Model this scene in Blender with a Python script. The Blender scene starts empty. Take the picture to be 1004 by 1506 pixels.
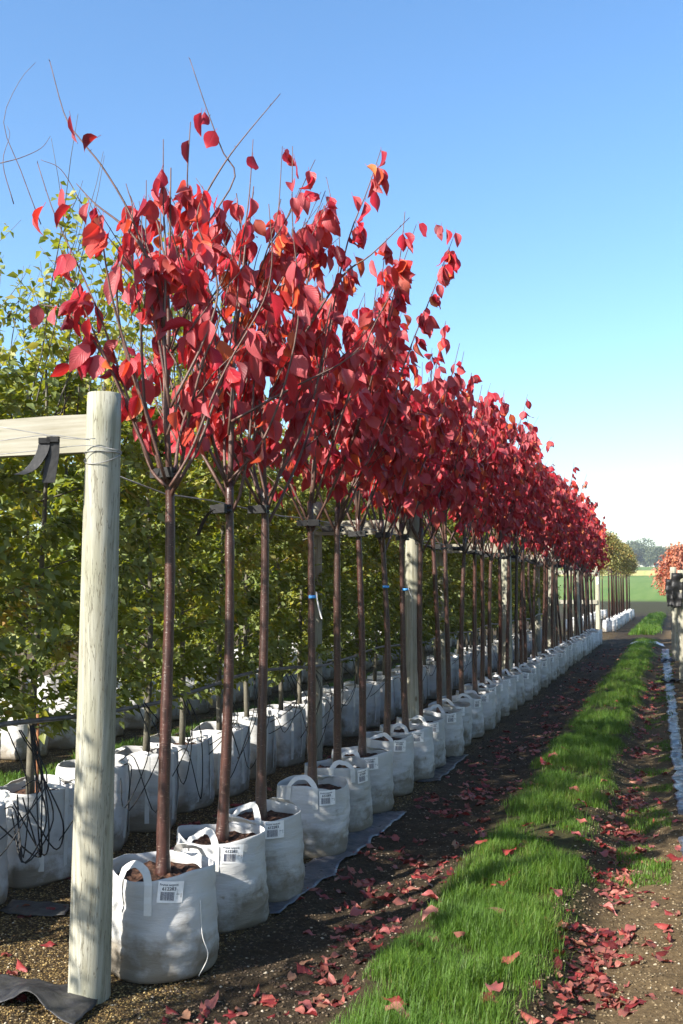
import bpy, math, random
import numpy as np
from mathutils import Vector, Matrix, noise as mnoise

SC = bpy.context.scene
COL = SC.collection
rnd = random.Random(11)
NR = np.random.default_rng(7)
PI = math.pi

# ------------------------------------------------------------------ camera
FPX, CAMH = 1450.0, 1.54                    # focal length in photo pixels, eye height
PITCH = math.atan(109 / FPX)
YAW = math.atan((993 - 502) / FPX / math.sqrt(1 + (109 / FPX) ** 2))
cam_d = bpy.data.cameras.new('camera')
cam = bpy.data.objects.new('camera', cam_d); COL.objects.link(cam)
cam_d.sensor_fit = 'VERTICAL'; cam_d.sensor_height = 36; cam_d.lens = 36 * FPX / 1506
cam_d.clip_start = 0.05; cam_d.clip_end = 5000
cam.location = (0, 0, CAMH)
cam.rotation_euler = (PI / 2 + PITCH, 0, YAW)
cam_d.dof.use_dof = True; cam_d.dof.focus_distance = 6.6; cam_d.dof.aperture_fstop = 11
SC.camera = cam

# ------------------------------------------------------------------ sky, sun, exposure
SUN_EL = math.radians(33)
SHX, SHY = 0.53, 0.848                      # direction in which shadows fall on the ground
w = bpy.data.worlds.new('World'); SC.world = w; w.use_nodes = True
nt = w.node_tree
sky = nt.nodes.new('ShaderNodeTexSky'); sky.sky_type = 'NISHITA'; sky.sun_disc = False
sky.sun_elevation = SUN_EL
sky.sun_rotation = math.atan2(-SHX, -SHY)
sky.altitude = 0; sky.air_density = 1.15; sky.dust_density = 0.9; sky.ozone_density = 3.5
bg = nt.nodes['Background']; bg.inputs['Strength'].default_value = 0.098
hsv = nt.nodes.new('ShaderNodeHueSaturation'); hsv.inputs['Saturation'].default_value = 1.14
nt.links.new(sky.outputs[0], hsv.inputs['Color']); nt.links.new(hsv.outputs[0], bg.inputs['Color'])
sd = bpy.data.lights.new('sun', 'SUN'); sd.energy = 4.3; sd.angle = math.radians(0.53); sd.color = (1.0, 0.94, 0.84)
sun = bpy.data.objects.new('sun', sd); COL.objects.link(sun)
sun.rotation_euler = Vector((SHX * math.cos(SUN_EL), SHY * math.cos(SUN_EL), -math.sin(SUN_EL))).to_track_quat('-Z', 'Y').to_euler()
sun.location = (-6, -6, 8)
SC.view_settings.view_transform = 'Standard'; SC.view_settings.look = 'None'
SC.view_settings.exposure = 1.55; SC.view_settings.gamma = 1.0
SC.render.film_transparent = False
SC.cycles.max_bounces = 8; SC.cycles.transparent_max_bounces = 4

# photo pixel -> direction, and -> point (used only to measure where things stand)
cF = Vector((-math.sin(YAW) * math.cos(PITCH), math.cos(YAW) * math.cos(PITCH), math.sin(PITCH)))
cR = Vector((math.cos(YAW), math.sin(YAW), 0)); cU = cR.cross(cF); cC = Vector((0, 0, CAMH))
def ray(x, y): return cF + cR * ((x - 502) / FPX) - cU * ((y - 753) / FPX)
def on_ground(x, y, h=0.0):
    d = ray(x, y); return cC + d * ((h - CAMH) / d.z)
def at_depth(x, y, p):                       # point on that sight line as far off as p
    z = (Vector(p) - cC).dot(cF); return cC + ray(x, y) * z
def to_px(p):
    v = Vector(p) - cC; z = v.dot(cF); return 502 + FPX * v.dot(cR) / z, 753 - FPX * v.dot(cU) / z

# ------------------------------------------------------------------ mesh helpers
def np_mesh(name, V, Q=None, T=None, tone=None, uv=None, smooth=False):
    me = bpy.data.meshes.new(name)
    V = np.asarray(V, np.float32)
    parts, tot = [], []
    if Q is not None and len(Q): parts.append(np.asarray(Q, np.int32).ravel()); tot.append(np.full(len(Q), 4, np.int32))
    if T is not None and len(T): parts.append(np.asarray(T, np.int32).ravel()); tot.append(np.full(len(T), 3, np.int32))
    L = np.concatenate(parts); tot = np.concatenate(tot)
    me.vertices.add(len(V)); me.vertices.foreach_set('co', V.ravel())
    me.loops.add(len(L)); me.loops.foreach_set('vertex_index', L)
    me.polygons.add(len(tot)); me.polygons.foreach_set('loop_start', (np.cumsum(tot) - tot).astype(np.int32))
    if smooth: me.polygons.foreach_set('use_smooth', np.ones(len(tot), bool))
    if tone is not None:
        a = me.attributes.new('tone', 'FLOAT', 'POINT'); a.data.foreach_set('value', np.asarray(tone, np.float32))
    if uv is not None:
        l = me.uv_layers.new(name='uv'); l.data.foreach_set('uv', np.asarray(uv, np.float32)[L].ravel())
    me.update(calc_edges=True); me.validate()
    return me

class MB:
    def __init__(s): s.v = []; s.f = []; s.uv = []
    def add(s, vs, fs):
        b = len(s.v); s.v += [tuple(p) for p in vs]; s.f += [tuple(i + b for i in f) for f in fs]
    def tube(s, pts, rad, n=6, cap=True):
        pts = [Vector(p) for p in pts]; m = len(pts)
        if not hasattr(rad, '__len__'): rad = [rad] * m
        vs, fs = [], []
        ref = None
        for i, p in enumerate(pts):
            t = (pts[min(i + 1, m - 1)] - pts[max(i - 1, 0)])
            t = t.normalized() if t.length > 1e-9 else Vector((0, 0, 1))
            if ref is None: ref = Vector((1, 0, 0)) if abs(t.x) < 0.8 else Vector((0, 1, 0))
            a = (ref - t * ref.dot(t)).normalized(); b = t.cross(a); ref = a
            for k in range(n):
                q = 2 * PI * k / n
                vs.append(p + (a * math.cos(q) + b * math.sin(q)) * rad[i])
        for i in range(m - 1):
            for k in range(n):
                k2 = (k + 1) % n
                fs.append((i * n + k, i * n + k2, (i + 1) * n + k2, (i + 1) * n + k))
        if cap: fs.append(tuple(range(n - 1, -1, -1))); fs.append(tuple((m - 1) * n + k for k in range(n)))
        s.add(vs, fs)
    def ribbon(s, pts, nrm, width_dir, wid, th):    # a strap: flat band with thickness
        vs, fs = [], []
        for p, n_, wd in zip(pts, nrm, width_dir):
            p, n_, wd = Vector(p), Vector(n_).normalized(), Vector(wd).normalized()
            vs += [p - wd * wid / 2 - n_ * th / 2, p + wd * wid / 2 - n_ * th / 2, p + wd * wid / 2 + n_ * th / 2, p - wd * wid / 2 + n_ * th / 2]
        m = len(pts)
        for i in range(m - 1):
            for k in range(4):
                k2 = (k + 1) % 4
                fs.append((i * 4 + k, i * 4 + k2, i * 4 + 4 + k2, i * 4 + 4 + k))
        fs += [(3, 2, 1, 0), ((m - 1) * 4, (m - 1) * 4 + 1, (m - 1) * 4 + 2, (m - 1) * 4 + 3)]
        s.add(vs, fs)
    def box(s, c, ax, ay, az, hx, hy, hz):
        c, ax, ay, az = Vector(c), Vector(ax), Vector(ay), Vector(az)
        vs = [c + ax * hx * i + ay * hy * j + az * hz * k for k in (-1, 1) for j in (-1, 1) for i in (-1, 1)]
        s.add(vs, [(0, 2, 3, 1), (4, 5, 7, 6), (0, 1, 5, 4), (2, 6, 7, 3), (0, 4, 6, 2), (1, 3, 7, 5)])
    def mesh(s, name, smooth=True):
        me = bpy.data.meshes.new(name); me.from_pydata(s.v, [], s.f); me.update()
        if smooth: me.polygons.foreach_set('use_smooth', [True] * len(me.polygons))
        return me

def obj(name, me, mat=None, parent=None, loc=None, rot=None):
    o = bpy.data.objects.new(name, me); COL.objects.link(o)
    if mat is not None and me is not None and len(me.materials) == 0: me.materials.append(mat)
    if parent is not None: o.parent = parent
    if loc is not None: o.location = loc
    if rot is not None: o.rotation_euler = rot
    return o
def tag(o, label=None, cat=None, group=None, kind=None):
    if label: o['label'] = label
    if cat: o['category'] = cat
    if group: o['group'] = group
    if kind: o['kind'] = kind
    return o
def thing(name, label, cat, loc, group=None):
    return tag(obj(name, None, loc=loc), label, cat, group)
def smooth_path(pts, n):                     # Catmull-Rom
    pts = [Vector(p) for p in pts]; P = [pts[0] * 2 - pts[1]] + pts + [pts[-1] * 2 - pts[-2]]
    out = []
    m = len(pts) - 1
    for j in range(n + 1):
        u = j / n * m; i = min(int(u), m - 1); t = u - i
        a, b, c, d = P[i], P[i + 1], P[i + 2], P[i + 3]
        out.append(0.5 * ((2 * b) + (c - a) * t + (2 * a - 5 * b + 4 * c - d) * t * t + (3 * b - a - 3 * c + d) * t ** 3))
    return out
_tab = np.random.default_rng(3).random((256, 256))
def vnoise(x, y, sc=1.0):
    x = np.asarray(x, float) * sc; y = np.asarray(y, float) * sc
    xi = np.floor(x).astype(int); yi = np.floor(y).astype(int); fx = x - xi; fy = y - yi
    fx = fx * fx * (3 - 2 * fx); fy = fy * fy * (3 - 2 * fy)
    g = lambda a, b: _tab[a % 256, b % 256]
    return (g(xi, yi) * (1 - fx) + g(xi + 1, yi) * fx) * (1 - fy) + (g(xi, yi + 1) * (1 - fx) + g(xi + 1, yi + 1) * fx) * fy
def sstep(a, b, x):
    t = np.clip((np.asarray(x, float) - a) / (b - a), 0, 1); return t * t * (3 - 2 * t)
ONES = ['', 'first', 'second', 'third', 'fourth', 'fifth', 'sixth', 'seventh', 'eighth', 'ninth', 'tenth', 'eleventh', 'twelfth', 'thirteenth', 'fourteenth', 'fifteenth', 'sixteenth', 'seventeenth', 'eighteenth', 'nineteenth']
def ordinal(n):
    if n < 20: return ONES[n]
    t = {2: 'twent', 3: 'thirt', 4: 'fort', 5: 'fift'}[n // 10]
    return t + 'ieth' if n % 10 == 0 else t + 'y-' + ONES[n % 10]

# ------------------------------------------------------------------ materials
class N:
    def __init__(s, name):
        s.m = bpy.data.materials.new(name); s.m.use_nodes = True; s.t = s.m.node_tree
        s.b = s.t.nodes['Principled BSDF']; s.out = s.t.nodes['Material Output']
    def n(s, ty, **kw):
        q = s.t.nodes.new('ShaderNode' + ty)
        for k, v in kw.items():
            if k.startswith('i_'): q.inputs[int(k[2:])].default_value = v
            else: setattr(q, k, v)
        return q
    def l(s, a, b): s.t.links.new(a, b)
    def pos(s, kind='Object'): return s.n('TexCoord').outputs[kind]
    def mapped(s, scale, kind='Object'):
        mp = s.n('Mapping'); mp.inputs['Scale'].default_value = scale; s.l(s.pos(kind), mp.inputs[0]); return mp.outputs[0]
    def noise(s, scale, detail=4, rough=0.55, vec=None):
        q = s.n('TexNoise'); q.inputs['Scale'].default_value = scale; q.inputs['Detail'].default_value = detail; q.inputs['Roughness'].default_value = rough
        s.l(vec if vec is not None else s.pos(), q.inputs['Vector']); return q.outputs['Fac']
    def ramp(s, fac, stops, interp='LINEAR'):
        q = s.n('ValToRGB'); e = q.color_ramp.elements; q.color_ramp.interpolation = interp
        while len(e) < len(stops): e.new(0.5)
        for i, (p, c) in enumerate(stops):
            e[i].position = p; e[i].color = tuple(c) + (1,) if hasattr(c, '__len__') else (c, c, c, 1)
        s.l(fac, q.inputs[0]); return q.outputs[0]
    def mix(s, fac, a, b, blend='MIX'):
        q = s.n('Mix', data_type='RGBA', blend_type=blend)
        for v, i in ((fac, 0), (a, 6), (b, 7)):
            if isinstance(v, (int, float)): q.inputs[i].default_value = v
            elif isinstance(v, tuple): q.inputs[i].default_value = v + (1,)
            else: s.l(v, q.inputs[i])
        return q.outputs[2]
    def math(s, op, a, b=0.0):
        q = s.n('Math', operation=op)
        for v, i in ((a, 0), (b, 1)):
            if isinstance(v, (int, float)): q.inputs[i].default_value = v
            else: s.l(v, q.inputs[i])
        return q.outputs[0]
    def bump(s, h, strength=0.3, dist=0.01):
        q = s.n('Bump'); q.inputs['Strength'].default_value = strength; q.inputs['Distance'].default_value = dist
        s.l(h, q.inputs['Height']); s.l(q.outputs[0], s.b.inputs['Normal']); return q.outputs[0]
    def col(s, c):
        if isinstance(c, tuple): s.b.inputs['Base Color'].default_value = c + (1,)
        else: s.l(c, s.b.inputs['Base Color'])
    def rough(s, r, spec=None):
        if isinstance(r, (int, float)): s.b.inputs['Roughness'].default_value = r
        else: s.l(r, s.b.inputs['Roughness'])
        if spec is not None: s.b.inputs['Specular IOR Level'].default_value = spec

def rand_src(M, per_object):
    if per_object: return M.n('ObjectInfo').outputs['Random']
    a = M.n('Attribute'); a.attribute_name = 'tone'; return a.outputs['Fac']

def leaf_mat(name, stops, under, trans, per_object, trans_amt=0.35, veins=True, rough=0.42, spot=None):
    M = N(name)
    r = rand_src(M, per_object)
    c = M.ramp(r, stops)
    nz = M.noise(60 if veins else 25, 3)
    c = M.mix(M.math('MULTIPLY', M.math('SUBTRACT', nz, 0.3), 0.6), c, M.mix(0.45, c, (0.02, 0.004, 0.004)))
    if spot: c = M.mix(M.math('MULTIPLY', M.math('GREATER_THAN', M.noise(35, 2), 0.66), 0.55), c, spot)
    if veins:
        uv = M.n('UVMap'); sep = M.n('SeparateXYZ'); M.l(uv.outputs[0], sep.inputs[0])
        au = M.math('ABSOLUTE', M.math('SUBTRACT', sep.outputs[0], 0.5))
        ph = M.math('MULTIPLY', M.math('SUBTRACT', sep.outputs[1], M.math('MULTIPLY', au, 0.7)), 30.0)
        sn = M.math('ABSOLUTE', M.math('SINE', ph))
        vm = M.math('MAXIMUM', M.math('SUBTRACT', 1.0, M.math('MULTIPLY', sn, 4.0)), M.math('SUBTRACT', 1.0, M.math('MULTIPLY', au, 24.0)))
        c = M.mix(M.math('MULTIPLY', M.math('MAXIMUM', vm, 0.0), 0.32), c, under)
    geo = M.n('NewGeometry')
    cu = M.mix(geo.outputs['Backfacing'], c, M.mix(0.62, c, under))
    M.col(cu); M.rough(rough, 0.3)
    if veins:
        wv = M.math('POWER', sn, 0.5)
        mid = M.math('MINIMUM', M.math('MULTIPLY', au, 22.0), 1.0)
        M.bump(M.math('MULTIPLY', wv, mid), 0.3, 0.004)
    tr = M.n('BsdfTranslucent'); M.l(M.mix(1.0, c, trans, 'MULTIPLY') if False else M.mix(0.5, c, trans), tr.inputs['Color'])
    ms = M.n('MixShader'); ms.inputs[0].default_value = trans_amt
    M.l(M.b.outputs[0], ms.inputs[1]); M.l(tr.outputs[0], ms.inputs[2]); M.l(ms.outputs[0], M.out.inputs['Surface'])
    return M.m

RED = [(0.0, (0.08, 0.004, 0.012)), (0.16, (0.24, 0.008, 0.024)), (0.45, (0.42, 0.014, 0.032)), (0.72, (0.50, 0.024, 0.040)), (0.86, (0.55, 0.05, 0.03)), (0.95, (0.58, 0.13, 0.03)), (1.0, (0.6, 0.2, 0.06))]
M_RED_O = leaf_mat('red_leaf', RED, (0.50, 0.12, 0.13), (0.80, 0.04, 0.02), True, 0.40)
M_RED_S = leaf_mat('red_leaf_mass', RED, (0.50, 0.12, 0.13), (0.80, 0.04, 0.02), False, 0.40)
FALL = [(0.0, (0.07, 0.012, 0.012)), (0.3, (0.17, 0.018, 0.020)), (0.6, (0.27, 0.038, 0.036)), (0.85, (0.32, 0.11, 0.075)), (1.0, (0.28, 0.17, 0.10))]
M_FALL = leaf_mat('fallen_leaf', FALL, (0.36, 0.12, 0.11), (0.7, 0.08, 0.04), True, 0.15)
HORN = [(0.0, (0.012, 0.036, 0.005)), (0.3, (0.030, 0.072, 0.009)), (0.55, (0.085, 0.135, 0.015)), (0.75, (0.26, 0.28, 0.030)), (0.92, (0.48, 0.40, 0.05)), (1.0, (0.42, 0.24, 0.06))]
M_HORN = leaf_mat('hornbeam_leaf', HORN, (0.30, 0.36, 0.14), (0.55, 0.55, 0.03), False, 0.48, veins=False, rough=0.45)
M_HORN_O = leaf_mat('hornbeam_leaf_single', HORN, (0.30, 0.36, 0.14), (0.50, 0.52, 0.03), True, 0.40, veins=False, rough=0.45)
AUT = [(0.0, (0.05, 0.07, 0.015)), (0.4, (0.14, 0.15, 0.03)), (0.7, (0.32, 0.20, 0.04)), (1.0, (0.40, 0.10, 0.03))]
M_AUT = leaf_mat('autumn_leaf', AUT, (0.3, 0.3, 0.1), (0.5, 0.35, 0.05), False, 0.35, veins=False)
ORG = [(0.0, (0.22, 0.02, 0.02)), (0.5, (0.42, 0.07, 0.035)), (1.0, (0.55, 0.18, 0.05))]
M_ORG = leaf_mat('orange_red_leaf', ORG, (0.5, 0.25, 0.15), (0.7, 0.15, 0.05), False, 0.35, veins=False)
FARG = [(0.0, (0.05, 0.075, 0.03)), (0.5, (0.09, 0.115, 0.05)), (1.0, (0.16, 0.15, 0.07))]
M_FARG = leaf_mat('far_tree_leaf', FARG, (0.12, 0.14, 0.07), (0.2, 0.25, 0.06), False, 0.25, veins=False)
GR = [(0.0, (0.024, 0.070, 0.005)), (0.5, (0.065, 0.150, 0.010)), (0.88, (0.145, 0.215, 0.020)), (1.0, (0.26, 0.22, 0.09))]
M_GRASS = leaf_mat('grass_blade', GR, (0.10, 0.19, 0.03), (0.24, 0.40, 0.02), False, 0.35, veins=False, rough=0.5)

def bark_mat(name, dark, mid, light, rough=0.38):
    M = N(name)
    v = M.mapped((26, 26, 150)); v2 = M.mapped((40, 40, 10))
    nl = M.noise(2.0, 3, 0.6, v)
    c = M.ramp(M.noise(1.2, 4, 0.6, v2), [(0.3, dark), (0.6, mid), (0.85, tuple(x * 1.25 for x in mid))])
    c = M.mix(M.math('MULTIPLY', M.n('ObjectInfo').outputs['Random'], 0.7), c, M.mix(0.55, c, (0.055, 0.042, 0.034)))
    c = M.mix(M.ramp(nl, [(0.62, 0.0), (0.69, 0.65)]), c, light)
    M.col(c); M.rough(rough, 0.5); M.bump(nl, 0.5, 0.003)
    return M.m
M_BARK = bark_mat('cherry_bark', (0.020, 0.008, 0.006), (0.066, 0.024, 0.018), (0.36, 0.27, 0.21), 0.30)
M_TWIG = bark_mat('cherry_twig', (0.05, 0.024, 0.018), (0.12, 0.06, 0.045), (0.26, 0.18, 0.13), 0.5)
M_HBARK = bark_mat('hornbeam_bark', (0.06, 0.055, 0.04), (0.13, 0.12, 0.085), (0.25, 0.23, 0.18), 0.7)

def wood_mat(name, tint=(1, 1, 1)):
    M = N(name)
    v = M.mapped((30, 30, 1.2))
    g = M.noise(1.5, 6, 0.65, v)
    big = M.noise(2.2, 3)
    sc = lambda c: tuple(a * b for a, b in zip(c, tint))
    c = M.ramp(g, [(0.22, sc((0.11, 0.10, 0.066))), (0.42, sc((0.24, 0.23, 0.165))), (0.62, sc((0.32, 0.315, 0.245))), (0.85, sc((0.39, 0.385, 0.315)))])
    c = M.mix(M.ramp(big, [(0.45, 0.0), (0.75, 0.55)]), c, sc((0.20, 0.205, 0.12)))
    crack = M.ramp(M.noise(3.0, 3, 0.5, M.mapped((22, 22, 0.45))), [(0.485, 0.0), (0.5, 1.0), (0.515, 0.0)])
    c = M.mix(M.math('MULTIPLY', crack, 0.7), c, (0.09, 0.07, 0.04))
    kn = M.n('TexVoronoi'); kn.inputs['Scale'].default_value = 1.0; M.l(M.mapped((7, 7, 4)), kn.inputs['Vector'])
    c = M.mix(M.ramp(kn.outputs['Distance'], [(0.05, 0.8), (0.12, 0.0)]), c, (0.12, 0.09, 0.05))
    M.col(c); M.rough(0.85, 0.2)
    M.bump(M.math('SUBTRACT', g, crack), 0.5, 0.004)
    return M.m
M_WOOD = wood_mat('weathered_timber', (1.15, 1.15, 1.24))
M_WOOD2 = wood_mat('pale_timber', (1.3, 1.27, 1.27))

def bag_mat():
    M = N('white_woven_bag')
    s = M.n('SeparateXYZ'); M.l(M.pos(), s.inputs[0])
    oi = M.n('ObjectInfo')
    off = M.n('VectorMath', operation='ADD'); M.l(M.pos(), off.inputs[0])
    sc = M.n('VectorMath', operation='SCALE'); cb = M.n('CombineXYZ')
    for i in range(3): M.l(oi.outputs['Random'], cb.inputs[i])
    M.l(cb.outputs[0], sc.inputs[0]); sc.inputs['Scale'].default_value = 37.0; M.l(sc.outputs[0], off.inputs[1])
    P = off.outputs[0]
    mp = M.n('Mapping'); mp.inputs['Scale'].default_value = (3, 3, 14); M.l(P, mp.inputs[0])
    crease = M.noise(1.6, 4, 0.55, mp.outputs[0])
    dn = M.noise(6.5, 5, 0.65, P)
    low = M.math('SUBTRACT', 0.95, M.math('MULTIPLY', s.outputs[2], 3.2))      # mud splashed up from the ground
    dirt = M.ramp(M.math('ADD', M.math('MULTIPLY', dn, 1.1), M.math('MULTIPLY', low, 0.55)), [(0.72, 0.0), (1.02, 0.8)])
    base = M.mix(M.ramp(M.noise(2.2, 2, 0.5, P), [(0.35, 0.0), (0.7, 1.0)]), (0.56, 0.56, 0.56), (0.42, 0.42, 0.41))
    c = M.mix(dirt, base, (0.16, 0.125, 0.075))
    spots = M.ramp(M.noise(26, 2, 0.5, P), [(0.70, 0.0), (0.76, 0.55)])
    c = M.mix(spots, c, (0.22, 0.19, 0.12))
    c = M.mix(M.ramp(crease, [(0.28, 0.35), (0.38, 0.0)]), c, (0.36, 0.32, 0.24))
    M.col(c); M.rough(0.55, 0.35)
    wv = M.n('TexWave', wave_type='BANDS', bands_direction='Z'); wv.inputs['Scale'].default_value = 130; M.l(M.pos(), wv.inputs['Vector'])
    M.bump(M.math('ADD', M.math('MULTIPLY', crease, 1.0), M.math('MULTIPLY', wv.outputs['Fac'], 0.03)), 0.55, 0.018)
    tr = M.n('BsdfTranslucent'); M.l(c, tr.inputs[0]); ms = M.n('MixShader'); ms.inputs[0].default_value = 0.10
    M.l(M.b.outputs[0], ms.inputs[1]); M.l(tr.outputs[0], ms.inputs[2]); M.l(ms.outputs[0], M.out.inputs['Surface'])
    return M.m
M_BAG = bag_mat()
def strap_mat():
    M = N('white_strap')
    c = M.mix(M.ramp(M.noise(9, 4), [(0.5, 0.0), (0.8, 0.6)]), (0.58, 0.575, 0.55), (0.32, 0.29, 0.22))
    M.col(c); M.rough(0.6, 0.3)
    wv = M.n('TexWave', wave_type='BANDS', bands_direction='DIAGONAL'); wv.inputs['Scale'].default_value = 160; M.l(M.pos(), wv.inputs['Vector']); M.bump(wv.outputs['Fac'], 0.25, 0.002)
    return M.m
M_STRAP = strap_mat()
def plain(name, c, rough=0.6, spec=0.4, nz=None, c2=None, bump=0.0):
    M = N(name)
    if c2:
        M.col(M.mix(M.ramp(M.noise(nz, 4), [(0.35, 0.0), (0.7, 1.0)]), c, c2))
    else: M.col(c)
    M.rough(rough, spec)
    if bump: M.bump(M.noise(nz or 20, 4), bump, 0.01)
    return M.m
M_LABEL = plain('label_card', (0.82, 0.82, 0.82), 0.35, 0.5, 40, (0.72, 0.72, 0.72))
M_INK = plain('label_ink', (0.03, 0.03, 0.05), 0.6, 0.3)
M_INKG = plain('label_ink_grey', (0.10, 0.10, 0.13), 0.6, 0.3)
M_RUBBER = plain('black_rubber', (0.008, 0.008, 0.009), 0.5, 0.3, 30, (0.018, 0.018, 0.018), 0.2)
M_PIPE = plain('black_pipe', (0.05, 0.05, 0.055), 0.4, 0.5, 14, (0.15, 0.145, 0.14), 0.15)
M_WIRE = plain('steel_wire', (0.20, 0.20, 0.20), 0.45, 0.6, 30, (0.32, 0.31, 0.3))
M_SOIL = plain('potting_mulch', (0.022, 0.013, 0.010), 0.95, 0.2, 45, (0.11, 0.055, 0.035), 1.0)
M_BLUE = plain('blue_tape', (0.05, 0.30, 0.75), 0.4, 0.5, 30, (0.10, 0.38, 0.80))
M_WHITEP = plain('white_tag_plastic', (0.8, 0.8, 0.8), 0.35, 0.5, 20, (0.7, 0.7, 0.7))
M_SHEETW = plain('white_sheeting', (0.75, 0.77, 0.80), 0.35, 0.5, 12, (0.6, 0.62, 0.66), 0.3)
def sheet_mat(name, c1, c2, rough):
    M = N(name)
    c = M.mix(M.ramp(M.noise(9, 5, 0.65), [(0.4, 0.0), (0.7, 1.0)]), c1, c2)
    M.col(c); M.rough(M.ramp(M.noise(14, 4), [(0.35, rough), (0.7, rough + 0.35)]), 0.6)
    M.bump(M.noise(22, 5), 0.5, 0.012); return M.m
M_MATB = sheet_mat('black_ground_sheet', (0.016, 0.016, 0.019), (0.05, 0.048, 0.045), 0.33)
M_MATG = sheet_mat('grey_ground_sheet', (0.05, 0.055, 0.072), (0.13, 0.125, 0.125), 0.25)
M_STAKE = plain('rusty_cane', (0.20, 0.085, 0.04), 0.8, 0.2, 20, (0.30, 0.14, 0.07))

# ------------------------------------------------------------------ the ground
def height(x, y):
    x = np.asarray(x, float); y = np.asarray(y, float)
    near = 1 - sstep(45, 70, y)
    strip = sstep(-1.32, -1.02, x) * (1 - sstep(-0.55, -0.38, x))
    rut = np.exp(-((x + 0.30) / 0.16) ** 2)
    rut2 = np.exp(-((x + 1.55) / 0.14) ** 2)
    h = (0.055 * strip - 0.040 * rut - 0.02 * rut2 + 0.012 * (vnoise(x, y, 3.1) - .5)) * near
    h = h * (1 - 0.9 * np.exp(-((y - 31) / 2.4) ** 2))
    amp = near * (0.25 + 0.75 * sstep(-1.9, -1.7, x))
    h = h + amp * (0.022 * (vnoise(x + 5, y, 9) - .5) + 0.016 * (vnoise(x, y + 9, 24) - .5))
    t = np.clip(y - 45, 0, 1e9)
    rise = 0.35 * sstep(48, 78, y) + np.clip(t - 33, 0, 270) * 0.0285 + 0.02 * np.clip(t - 303, 0, 900) * 0
    return h + rise
xs = np.concatenate([-np.geomspace(900, 6.2, 46), np.arange(-6.1, 1.6, 0.034), np.geomspace(1.7, 900, 46)])
ys = np.concatenate([np.linspace(-60, 2.2, 14), np.arange(2.4, 7.5, 0.032), np.geomspace(7.55, 60, 190), np.geomspace(61.5, 1300, 70)])
GX, GY = np.meshgrid(xs, ys)
GZ = height(GX, GY)
nx, ny = len(xs), len(ys)
V = np.stack([GX.ravel(), GY.ravel(), GZ.ravel()], 1)
i = np.arange(nx * ny).reshape(ny, nx)
Q = np.stack([i[:-1, :-1].ravel(), i[:-1, 1:].ravel(), i[1:, 1:].ravel(), i[1:, :-1].ravel()], 1)
gme = np_mesh('ground', V, Q, smooth=True)
x, y = V[:, 0], V[:, 1]
fieldm = sstep(74, 80, y + 6 * (vnoise(x, y, .05) - .5))
verge = sstep(52, 60, y) * 0.8
strip = sstep(-1.20, -1.02, x + .25 * (vnoise(x, y, 4) - .5)) * (1 - sstep(-0.58, -0.46, x + .2 * (vnoise(x, y, 4.3) - .5))) * (1 - np.exp(-((y - 31.2) / 2.2) ** 4)) * (1 - sstep(52, 56, y))
left = sstep(-4.9, -4.5, -np.abs(x + 9) + 4.7) * 0
lane = (1 - sstep(-4.25, -3.9, x)) * sstep(-5.2, -4.8, x) * 0.75
gravel = (1 - sstep(-1.95, -1.7, x + .3 * (vnoise(x, y, 2) - .5))) * (1 - sstep(30, 40, y))
dirt = sstep(-0.55, -0.2, x) * (1 - sstep(50, 60, y))
ca = gme.color_attributes.new('zone', 'FLOAT_COLOR', 'POINT')
ca.data.foreach_set('color', np.stack([np.maximum(strip, np.maximum(lane, verge)), gravel, fieldm, dirt], 1).astype(np.float32).ravel())
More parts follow.
